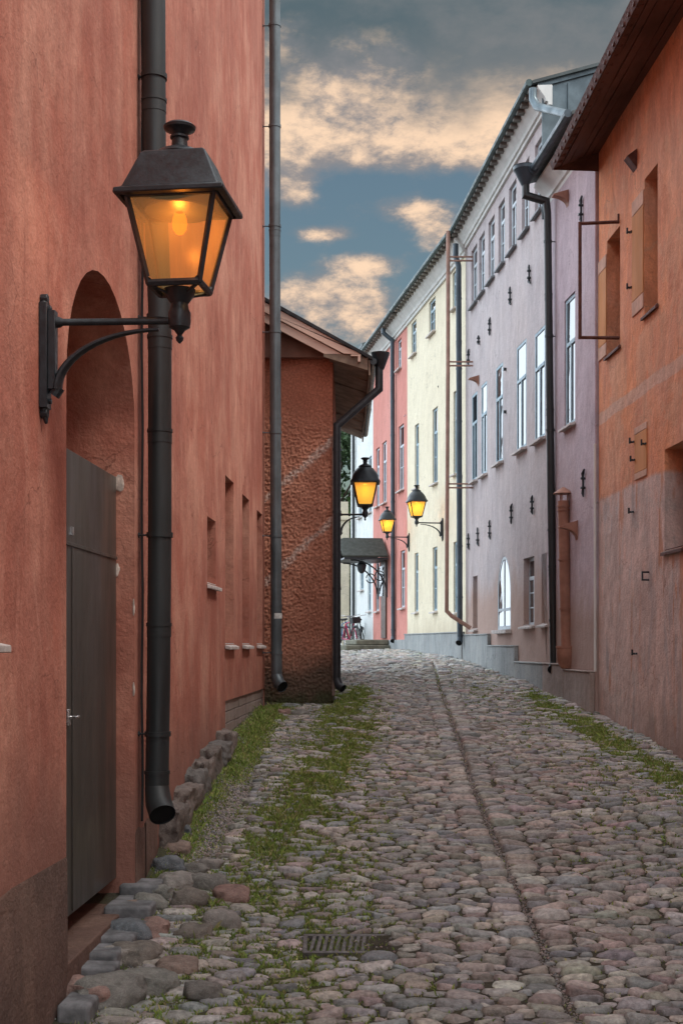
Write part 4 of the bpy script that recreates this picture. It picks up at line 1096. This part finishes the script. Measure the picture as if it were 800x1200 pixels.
for i in range(len(rings)-1):
    for j in range(A): fq.append((i*A+j, i*A+(j+1) % A, (i+1)*A+(j+1) % A, (i+1)*A+j))
i = len(rings)-1
for j in range(0, A, 2): fq.append((i*A+j, i*A+(j+1) % A, i*A+(j+2) % A, per-1))
fq = np.array(fq); Fa = (fq[None]+np.arange(n_st)[:,None,None]*per).reshape(-1, 4)
cob = np_mesh('cobblestones', V.reshape(-1, 3), Fa, M['cobble'], 'structure')
pal = np.array(STONECOL); ci = rng.integers(0, len(pal), n_st)
pal2 = pal*.62+np.array([.225,.22,.21])*.38; base = pal2[ci]*rng.uniform(1.0,2.0,(n_st,1))*np.array([.97,1.0,.98])*(1+rng.normal(0,.03,(n_st,3)))
gf = np.clip(grass_field(cx, cy)-.55, 0, .5)[:,None]*.8
base = base*(1-gf)+np.array([.10,.12,.045])*gf
colv = np.repeat(np.concatenate([base, np.ones((n_st,1))], 1), per, 0)
at = cob.data.color_attributes.new('col', 'FLOAT_COLOR', 'POINT'); at.data.foreach_set('color', colv.astype(np.float32).ravel())

# gravel in the gutter and in the joint
def pebbles(name, X, Y, Rr, label=None):
    n = len(X); A2 = 8; ph2 = rng.uniform(0,6.3,n); ox = rng.uniform(.6,1.,n)
    t2 = np.arange(A2)*2*np.pi/A2; V = []
    z0 = road_z(X, Y)
    for t, hz in ((1.,-.2),(.9,.35),(.5,.75)):
        x = np.cos(t2)[None]*t*Rr[:,None]*rng.uniform(.85,1.15,(n,A2)); y_ = np.sin(t2)[None]*t*(Rr*ox)[:,None]
        V.append(np.stack([X[:,None]+x*np.cos(ph2)[:,None]-y_*np.sin(ph2)[:,None], Y[:,None]+x*np.sin(ph2)[:,None]+y_*np.cos(ph2)[:,None], np.broadcast_to((z0+Rr*hz)[:,None], x.shape)], -1))
    V = np.concatenate(V, 1); per = V.shape[1]; f = []
    for i in range(2):
        for j in range(A2): f.append((i*A2+j, i*A2+(j+1) % A2, (i+1)*A2+(j+1) % A2, (i+1)*A2+j))
    b = 2*A2; f += [(b,b+1,b+2,b+3),(b,b+3,b+4,b+7),(b+4,b+5,b+6,b+7)]
    f = np.array(f); Fa = (f[None]+np.arange(n)[:,None,None]*per).reshape(-1, 4)
    o = np_mesh(name, V.reshape(-1,3), Fa, M['cobble'], 'stuff')
    c = pal[rng.integers(0, len(pal), n)]*rng.uniform(.6,1.4,(n,1))
    at = o.data.color_attributes.new('col', 'FLOAT_COLOR', 'POINT'); at.data.foreach_set('color', np.repeat(np.concatenate([c, np.ones((n,1))],1), per, 0).astype(np.float32).ravel())
    if label: o['label'] = label
    return o
n = 15000; gy_ = rng.uniform(5,14.5,n); gd_ = np.clip(rng.normal(.40,.11,n), .05, .7)
g2 = 9000; sy_ = 3+rng.random(g2)*22; sx_ = np.array([seam(v) for v in sy_])+rng.normal(0,.03,g2)
g3 = 16000; ry_ = 3+rng.random(g3)*16; rx_ = rng.uniform(-1.6,3.9,g3)
PXs = np.concatenate([LEFT.a+LEFT.b*gy_+gd_, sx_, rx_]); PYs = np.concatenate([gy_, sy_, ry_]); PR = np.concatenate([rng.uniform(.005,.014,n), rng.uniform(.004,.009,g2), rng.uniform(.004,.011,g3)])
pebbles('gravel', PXs, PYs, PR, 'fine grey gravel lying in the gutter and joints')

# boulders banked against the left wall
spots = [ # x, y in the photo where the stone's foot is, half width m
 (122,1180,.20),(60,1183,.17),(175,1165,.16),(118,1130,.13),(158,1128,.15),(150,1103,.14),(205,1142,.13),(238,1172,.11),(178,1100,.12),(172,1066,.12),
 (205,1040,.13),(222,1062,.13),(196,1020,.12),(208,1000,.10),(240,1040,.14),(270,1052,.13),(188,1052,.09),(260,1085,.12),(226,1100,.12),(213,982,.08),(152,1075,.10),(228,1018,.10),
 (334,836,.09),(352,836,.10),(246,1012,.09)]
big = {0:'large rounded grey boulder at the bottom left next to the house corner', 1:'pinkish angular rock against the foot of the left wall', 22:'small flat stone under the corner downpipe', 23:'pale flat stone at the foot of the outbuilding'}
bcols = [(.20,.19,.17),(.30,.19,.16),(.22,.215,.19),(.29,.265,.24),(.19,.165,.14),(.15,.165,.18),(.27,.20,.165)]
def ground_hit(x, y):
    r = (y-HY)/F
    Ys = np.arange(4, 30, .02); k = np.argmin(np.abs(dz(Ys)/Ys-r)); return (x-HX)/F*Ys[k], Ys[k]
for i, (x, y, hw) in enumerate(spots):
    X, Y = ground_hit(x, y); X = max(X, LEFT.a+LEFT.b*Y+hw*.8) if Y < 18 else X
    m = MB(); hw *= 1.12; hz = hw*random.uniform(.5,.72)
    z = float(road_z(X, Y))+hz*.22
    blob(m, (0,0,0), hw, hw*random.uniform(.7,.95), hz, i*1.3+2, random.uniform(-.5,.5), .45, 3, .42)
    o = m.build('boulder', M['boulder'], None, sharp=60); o.location = (X, Y+hw*.5, z)
    setcol(o, bcols[i % len(bcols)])
    tag(o, big.get(i, 'rounded granite stone bedded in the row along the foot of the left wall'), 'boulder', 'stones banked along the left wall' if i not in big else None)
# paved threshold in front of the steel door
ts = thing('paved_threshold', L.P(8.3,-1.95,.1), 'strip of blue grey paving blocks edging the steel door niche', 'threshold')
yy = 7.02
k = 0
while yy < 9.25:
    ln = (.62,.20,.30,.30,.24,.26,.22,.3)[min(k, 7)]; m = MB()
    zt_ = -float(dz(yy+ln/2))+.065+random.uniform(-.02,.02); o1 = .21+.04*random.uniform(-1,1)
    m.wbox(L, yy, yy+ln-.015, zt_-.30, zt_+random.uniform(-.012,.012), .03 if yy < yn else -.10, o1)
    m.build('paving_block', M['brickish'], ts, bevel=.022, seg=3); yy += ln; k += 1

# drain grate
dg = thing('drain_grate', (GRX, GRY, gz(GRY)), 'slotted iron drain grate set among the cobbles in the foreground', 'drain grate')
zt_ = float(road_z(GRX, GRY))+.015
m = MB(); m.box(GRX-.28,GRX+.28,GRY-.15,GRY-.12,zt_-.06,zt_); m.box(GRX-.28,GRX+.28,GRY+.12,GRY+.15,zt_-.06,zt_)
m.box(GRX-.28,GRX-.25,GRY-.12,GRY+.12,zt_-.06,zt_-.001); m.box(GRX+.25,GRX+.28,GRY-.12,GRY+.12,zt_-.06,zt_-.001); m.build('rim', M['grate'], dg, bevel=.004)
m = MB()
for i in range(12): 
    x = GRX-.225+i*.041
    m.hexa([(x-.011,GRY-.119,zt_-.03),(x+.011,GRY-.119,zt_-.03),(x+.031,GRY+.119,zt_-.03),(x+.009,GRY+.119,zt_-.03),(x-.011,GRY-.119,zt_-.003),(x+.011,GRY-.119,zt_-.003),(x+.031,GRY+.119,zt_-.003),(x+.009,GRY+.119,zt_-.003)])
m.build('bars', M['grate'], dg)
m = MB(); m.box(GRX-.26,GRX+.26,GRY-.13,GRY+.13,zt_-.058,zt_-.045); m.build('pit', M['black'], dg)

dg.rotation_euler.x = math.atan((road_z(GRX,GRY+.3)-road_z(GRX,GRY-.3))/.6)
# grass in the joints
NB = 230000
Yb = 5+rng.random(NB*4)**1.2*19; Xb = rng.uniform(-1.7,3.75,NB*4)
gfv = grass_field(Xb, Yb)
pick = rng.random(NB*4) < np.clip(gfv-.04, 0, 1)**1.35*.75
Xb, Yb, gfv = Xb[pick], Yb[pick], gfv[pick]
# snap most of them to a joint: move away from the nearest stone centre to its rim
cellP = {}
for i_, (x_, y_) in enumerate(Pk): cellP.setdefault((int(x_//.3), int(y_//.3)), []).append(i_)
out = []
for x_, y_, g_ in zip(Xb, Yb, gfv):
    best = None; bd = 9
    ys_ = y_*SY
    for i_ in (-1,0,1):
        for j_ in (-1,0,1):
            for q_ in cellP.get((int(x_//.3)+i_, int(ys_//.3)+j_), ()):
                d_ = (Pk[q_][0]-x_)**2+(Pk[q_][1]-ys_)**2
                if d_ < bd: bd = d_; best = q_
    d_ = math.sqrt(bd)
    if best is not None and d_ < Rk[best]*1.2 and random.random() > (g_-.62)*.8:
        ax, ay = x_-Pk[best][0], ys_-Pk[best][1]; k_ = int(((math.atan2(ay, ax)) % 6.2832)/6.2832*A) % A
        r_ = rc[best][k_]*random.uniform(.95,1.12); f_ = r_/max(d_, .01)
        x_ = Pk[best][0]+ax*f_; y_ = (Pk[best][1]+ay*f_)/SY
    if x_ < left_x(y_)+.02 or x_ > right_x(y_)-.02: continue
    out.append((x_, y_, g_))
    if len(out) >= NB: break
out = np.array(out); n = len(out)
X, Y, g = out.T
h = rng.uniform(.010,.028,n)*(.7+.75*np.clip(g,0,1)); h *= np.where(rng.random(n) < .03, 2.2, 1)
an_ = rng.uniform(0,6.3,n); bw_ = rng.uniform(.0025,.0050,n)*(1+Y*.05); lean = rng.uniform(.2,1.1,n)*h; la = rng.uniform(0,6.3,n)
z0 = road_z(X, Y)+.006
c_, s_ = np.cos(an_)*bw_, np.sin(an_)*bw_; lx_, ly_ = np.cos(la)*lean, np.sin(la)*lean
V = np.stack([np.stack([X-c_, Y-s_, z0],-1), np.stack([X+c_, Y+s_, z0],-1), np.stack([X+c_*.7+lx_*.4, Y+s_*.7+ly_*.4, z0+h*.65],-1), np.stack([X+lx_, Y+ly_, z0+h],-1)], 1).reshape(-1,3)
Fg = np.array([[0,1,2,3]])+np.arange(n)[:,None]*4
go = np_mesh('grass', V, Fg, M['grass'], 'stuff', smooth=False)
gc = np.array([[.22,.32,.07],[.29,.36,.08],[.17,.26,.05],[.40,.36,.16],[.26,.32,.08]])[rng.integers(0,5,n)]*rng.uniform(.7,1.25,(n,1))
go.data.color_attributes.new('col','FLOAT_COLOR','POINT').data.foreach_set('color', np.repeat(np.concatenate([gc,np.ones((n,1))],1),4,0).astype(np.float32).ravel())
go['label'] = 'short green grass and moss growing between the cobbles'

# ------------------------------------------------------------------ far end: trees, fence, pillar, bicycles
def tree(x, y, h, r, label, nl=9000, leaf=.16, z0=None, low=.25, seed=1):
    rg = np.random.default_rng(seed); rs = random.Random(seed)
    z0 = gz(y)-.1 if z0 is None else z0
    t = thing('tree', (x, y, z0), label, 'tree', 'trees beyond the end of the street')
    m = MB(); pts = [Vector((x+.15*math.sin(i), y, z0+h*.8*i/6)) for i in range(7)]
    m.tube(pts, [.22*(1-i/8.) for i in range(7)], 10)
    cl = []
    for i in range(26):
        a_ = rs.uniform(0,6.3); zz = rs.uniform(low,.95); rr2 = r*math.sqrt(max(.1,1-((zz-.55)/.55)**2))*rs.uniform(.35,1)
        c = Vector((x+rr2*math.cos(a_), y+rr2*math.sin(a_), z0+h*zz)); cl.append(c)
        s0_ = Vector((x, y, z0+h*max(.15, zz-.25))); m.tube([s0_, s0_.lerp(c,.5)+Vector((0,0,.15)), c], [.06,.04,.015], 5)
    m.build('trunk', M['trunk'], t)
    k = rg.integers(0, len(cl), nl); cc = np.array([tuple(c) for c in cl])[k]
    dirv = rg.normal(0,1,(nl,3)); dirv /= np.linalg.norm(dirv,axis=1)[:,None]
    p = cc+dirv*(rg.random((nl,1))**.45)*np.array([r*.42,r*.42,r*.34])
    u = rg.normal(0,1,(nl,3)); u /= np.linalg.norm(u,axis=1)[:,None]; v = np.cross(u, rg.normal(0,1,(nl,3))); v /= np.linalg.norm(v,axis=1)[:,None]
    s = leaf*rg.uniform(.5,1.1,(nl,1))
    V = np.stack([p-u*s, p+v*s*.45, p+u*s, p-v*s*.45],1).reshape(-1,3)-np.array([x,y,z0])
    o = np_mesh('crown', V, np.array([[0,1,2,3]])+np.arange(nl)[:,None]*4, M['leaf'], smooth=False, parent=t)
    c3 = np.array([[.035,.075,.02],[.05,.095,.025],[.03,.06,.022],[.065,.11,.035]])[(k % 4)]*rg.uniform(.7,1.3,(nl,1))
    o.data.color_attributes.new('col','FLOAT_COLOR','POINT').data.foreach_set('color', np.repeat(np.concatenate([c3,np.ones((nl,1))],1),4,0).astype(np.float32).ravel())
tree(-.2, 52, 9.3, 2.8, 'dark leafy tree straight behind the far iron fence', 16000, .15, seed=3, low=.12)
tree(3.0, 58, 8.2, 2.6, 'leafy tree furthest back behind the white house', 7000, .17, seed=8)
tree(-9, 39, 3.9, 2.2, 'broad leafy tree in the yard left of the outbuilding', 8000, .18, seed=9)
# cream gate pillar
pc_ = PX(403.5,745,43.); gzp = gz(43)
gp = thing('gate_pillar', (pc_.x,43,gzp), 'cream square gate pillar with a wider cap beside the iron fence', 'pillar')
m = MB(); m.box(pc_.x-.16,pc_.x+.16,42.84,43.16,gzp-.1,PX(0,610,43).z); m.build('shaft', M['cream'], gp, bevel=.01)
m = MB(); zt_ = PX(0,610,43).z; m.box(pc_.x-.24,pc_.x+.24,42.76,43.24,zt_,zt_+.12); m.box(pc_.x-.13,pc_.x+.13,42.87,43.13,zt_+.12,zt_+.62); m.build('cap', M['cream'], gp, bevel=.01)
# iron fence
fz1 = PX(0,666,44).z; fx0, fx1 = -1.6, .46
fc = thing('iron_fence', (fx0,44,gz(44)), 'tall black iron railings behind the bicycles at the street end', 'fence')
m = MB()
for i in range(15):
    x = fx0+(fx1-fx0)*i/14; m.tube([(x,44,gz(44)),(x,44,fz1+.0)],.018,6); m.tube([(x,44,fz1),(x,44,fz1+.14)],[.028,.004],6)
m.build('pickets', M['iron'], fc)
for z in (gz(44)+.25, fz1-.2):
    m = MB(); m.box(fx0-.05,fx1+.05,43.98,44.02,z-.02,z+.02); m.build('rail', M['iron'], fc)
for x in (fx0-.02, .12):
    m = MB(); m.box(x-.06,x+.06,43.94,44.06,gz(44)-.1,fz1+.25); m.build('post', M['iron'], fc, bevel=.01)
# bicycles
def bicycle(x, y, rz_, label, fm, lean=.12):
    t = thing('bicycle', (x, y, float(gz(y))), label, 'bicycle', 'bicycles parked at the street end', rotz=rz_); t.rotation_euler.x = lean
    Rw = .34; D = {}
    for wx in (-.52,.52):
        m = MB(); m.tube([(wx+Rw*math.cos(a_),0,Rw+Rw*math.sin(a_)) for a_ in np.linspace(0,2*math.pi,33)], .019, 8, caps=False); wh_ = m.build('wheel', M['rubber'], t)
        m = MB(); m.tube([(wx+(Rw-.025)*math.cos(a_),0,Rw+(Rw-.025)*math.sin(a_)) for a_ in np.linspace(0,2*math.pi,33)], .009, 6, caps=False)
        for j in range(14):
            a_ = j*2*math.pi/14; m.tube([(wx,0,Rw),(wx+(Rw-.03)*math.cos(a_),0,Rw+(Rw-.03)*math.sin(a_))], .002, 3)
        m.tube([(wx,-.05,Rw),(wx,.05,Rw)], .02, 8); m.build('rim', M['chrome'], wh_)
    bb = (-.06,0,.30); hd = (.36,0,.86); ht_ = (.40,0,.72); stp = (-.22,0,.80)
    m = MB()
    for a_, b_ in ((bb,stp),(bb,ht_),(stp,hd),(hd,ht_),(ht_,(.52,0,Rw)),(bb,(-.52,.04,Rw)),(bb,(-.52,-.04,Rw)),(stp,(-.52,.04,Rw)),(stp,(-.52,-.04,Rw))): m.tube([a_, b_], .017, 8)
    m.build('frame', fm, t)
    m = MB(); m.tube([hd,(.37,0,1.0)], .014, 8); m.tube([(.30,-.28,1.04),(.37,-.12,1.03),(.40,0,1.0),(.37,.12,1.03),(.30,.28,1.04)], .013, 8); m.build('handlebar', M['chrome'], t)
    m = MB(); blob(m, (-.24,0,.93), .14, .07, .035, 3, 0, .2, 2, .05); m.tube([stp,(-.235,0,.92)], .013, 6); m.build('saddle', M['rubber'], t)
    m = MB()
    for wx in (-.52,.52): m.tube([(wx+(Rw+.04)*math.cos(a_),0,Rw+(Rw+.04)*math.sin(a_)) for a_ in np.linspace(.4,2.9,14)], .022, 6)
    m.build('mudguard', M['iron'], t)
    m = MB(); m.tube([(-.06,-.09,.30),(-.06,.09,.30)], .015, 6); m.lathe([(.09,-.004),(.09,.004)], (-.06,0,.3), 16); m.box(-.14,-.04,.09,.17,.18,.20); m.box(-.08,.02,-.17,-.09,.40,.42); m.build('pedals', M['iron'], t)
    m = MB(); m.box(.42,.66,-.13,.13,.80,.98); m.build('basket', M['iron'], t) if fm == M['bike_red'] else None
    return t
bicycle(.30, 38.6, R(-68), 'magenta framed bicycle parked end on before the white house', M['bike_red'])
bicycle(.02, 39.4, R(-75), 'blue framed bicycle parked left of the magenta one', M['bike_blue'], -.08)
bicycle(.62, 39.2, R(-98), 'dark bicycle leaning on the white house wall', M['iron'], .1)

# ------------------------------------------------------------------ sky and light
SUN_EL, SUN_AZ = R(54), R(118)     # azimuth clockwise from +Y
wd = bpy.data.worlds.new('World'); bpy.context.scene.world = wd; wd.use_nodes = True
nt = wd.node_tree; nt.nodes.clear()
class Wn(N):
    def __init__(s): s.t = nt
k = Wn()
sky = k.n('ShaderNodeTexSky'); sky.sky_type = 'NISHITA'; sky.sun_disc = False; sky.sun_elevation = SUN_EL; sky.sun_rotation = SUN_AZ
sky.air_density = 1.6; sky.dust_density = 1.5; sky.altitude = 0
tc = k.n('ShaderNodeTexCoord').outputs['Generated']
sp = k.n('ShaderNodeSeparateXYZ'); k.l(tc, sp.inputs[0]); dx, dy, dzz = sp.outputs
def vm(op, a, b):
    o = k.n('ShaderNodeVectorMath'); o.operation = op
    for s_, v_ in zip(o.inputs, (a, b)):
        if isinstance(v_, tuple): s_.default_value = v_
        else: k.l(v_, s_)
    return o
# streaky cloud coordinates: flatten vertically
mp = k.n('ShaderNodeMapping'); k.l(tc, mp.inputs[0]); mp.inputs['Scale'].default_value = (1,1,1.9); cv = mp.outputs[0]
n1 = k.noise(cv, 8, 12, .6, .1); n2 = k.noise(cv, 30, 11, .66, .08); n3 = k.noise(cv, 5, 5, .5)
def bump_at(px, py, rx, ry, amp):
    v = Vector(((px-HX)/F, 1, (HY-py)/F)).normalized()
    o = vm('SUBTRACT', tc, tuple(v)); s_ = vm('MULTIPLY', o.outputs[0], (F/rx, F/rx, F/ry)); l_ = k.n('ShaderNodeVectorMath'); l_.operation = 'LENGTH'; k.l(s_.outputs[0], l_.inputs[0])
    e_ = k.math('EXPONENT', k.math('MULTIPLY', k.math('MULTIPLY', l_.outputs['Value'], l_.outputs['Value']), -1.))
    return k.math('MULTIPLY', e_, amp)
dens = k.math('ADD', k.math('MULTIPLY', k.math('SUBTRACT', n1, .5), 2.1), k.math('MULTIPLY', k.math('SUBTRACT', n2, .5), .85))
blobs = [(470,178,140,30,.7),(600,180,60,50,.4),(330,150,80,32,.35),(425,350,70,34,1.1),(340,348,50,24,.9),(440,396,120,24,1.0),(342,232,30,18,.8),(480,245,60,16,.95),(515,275,36,26,1.0),(378,274,38,9,.9),(430,308,50,13,.8),(340,212,30,14,.7)]
for b_ in blobs: dens = k.math('ADD', dens, bump_at(*b_))
# the lid of grey cloud overhead
lid = k.ramp(k.math('ADD', dzz, k.math('MULTIPLY', k.math('SUBTRACT', n3, .5), .10)), .34, .40)
clear = k.math('MULTIPLY', k.ramp(dzz, .335, .375, 1, 0), .42)
dens = k.math('SUBTRACT', k.math('ADD', dens, k.math('MULTIPLY', lid, 1.1)), k.math('ADD', clear, .10))
mask = k.ramp(dens, -.16, .56)
core = k.ramp(k.math('ADD', dens, k.math('MULTIPLY', lid, .45)), .75, 1.35)
shade = k.ramp(k.math('SUBTRACT', k.math('ADD', k.math('MULTIPLY', n2, .9), k.math('MULTIPLY', dens, .35)), k.math('MULTIPLY', k.ramp(dzz, .29, .42), .22)), .42, .82)
cream = k.mix(shade, (.21,.20,.205), (.74,.53,.37))
grey = k.mix(k.ramp(n1, .35, .68), (.075,.108,.125), (.155,.162,.168))
lidm = k.ramp(k.math('ADD', dzz, k.math('MULTIPLY', k.math('SUBTRACT', n1, .5), .16)), .368, .425)
ccol = k.mix(lidm, cream, grey)
hi = k.ramp(k.math('ADD', dzz, k.math('MULTIPLY', n3, .02)), .0, .12)
# bright, open cloud to the side of and behind the viewer and overhead
side = k.math('MAXIMUM', k.math('MAXIMUM', k.ramp(dx, -.09, -.22), k.ramp(dy, .80, .55)), k.ramp(dzz, .52, .75))
bright = k.mix(k.ramp(n1, .3, .7), (1.15,1.3,1.45), (1.6,1.6,1.6))
bg1 = k.n('ShaderNodeBackground'); bg1.inputs[1].default_value = .07
tint = k.mix(1., sky.outputs[0], (.78,.86,.84), 'MULTIPLY'); k.l(tint, bg1.inputs[0])
bg2 = k.n('ShaderNodeBackground'); bg2.inputs[1].default_value = 1.22; k.l(ccol, bg2.inputs[0])
west = k.ramp(dx, -.15, -.30); bright = k.mix(west, bright, (2.15,2.45,2.75))
bg3 = k.n('ShaderNodeBackground'); bg3.inputs[1].default_value = 1.0; k.l(bright, bg3.inputs[0])
mx = k.n('ShaderNodeMixShader'); k.l(mask, mx.inputs[0]); k.l(bg1.outputs[0], mx.inputs[1]); k.l(bg2.outputs[0], mx.inputs[2])
my = k.n('ShaderNodeMixShader'); k.l(side, my.inputs[0]); k.l(mx.outputs[0], my.inputs[1]); k.l(bg3.outputs[0], my.inputs[2])
wo = k.n('ShaderNodeOutputWorld'); k.l(my.outputs[0], wo.inputs[0])

sd = bpy.data.lights.new('sun', 'SUN'); sd.energy = 1.9; sd.angle = R(18); sd.color = (1,.93,.85)
so_ = bpy.data.objects.new('sun', sd); C.objects.link(so_)
dirv = Vector((math.sin(SUN_AZ)*math.cos(SUN_EL), math.cos(SUN_AZ)*math.cos(SUN_EL), math.sin(SUN_EL)))
so_.rotation_euler = dirv.to_track_quat('Z', 'Y').to_euler()

cd = bpy.data.cameras.new('camera'); co = bpy.data.objects.new('camera', cd); C.objects.link(co)
co.location = (0, 0, EZ); co.rotation_euler = (R(90), 0, 0)
cd.sensor_fit = 'VERTICAL'; cd.sensor_height = 36; cd.lens = 45; cd.shift_y = (HY-600)/1200; cd.clip_end = 3000; cd.clip_start = .05
sc = bpy.context.scene; sc.camera = co
sc.view_settings.view_transform = 'Standard'; sc.view_settings.look = 'None'; sc.view_settings.exposure = .15; sc.view_settings.gamma = 1
sc.cycles.transparent_max_bounces = 12
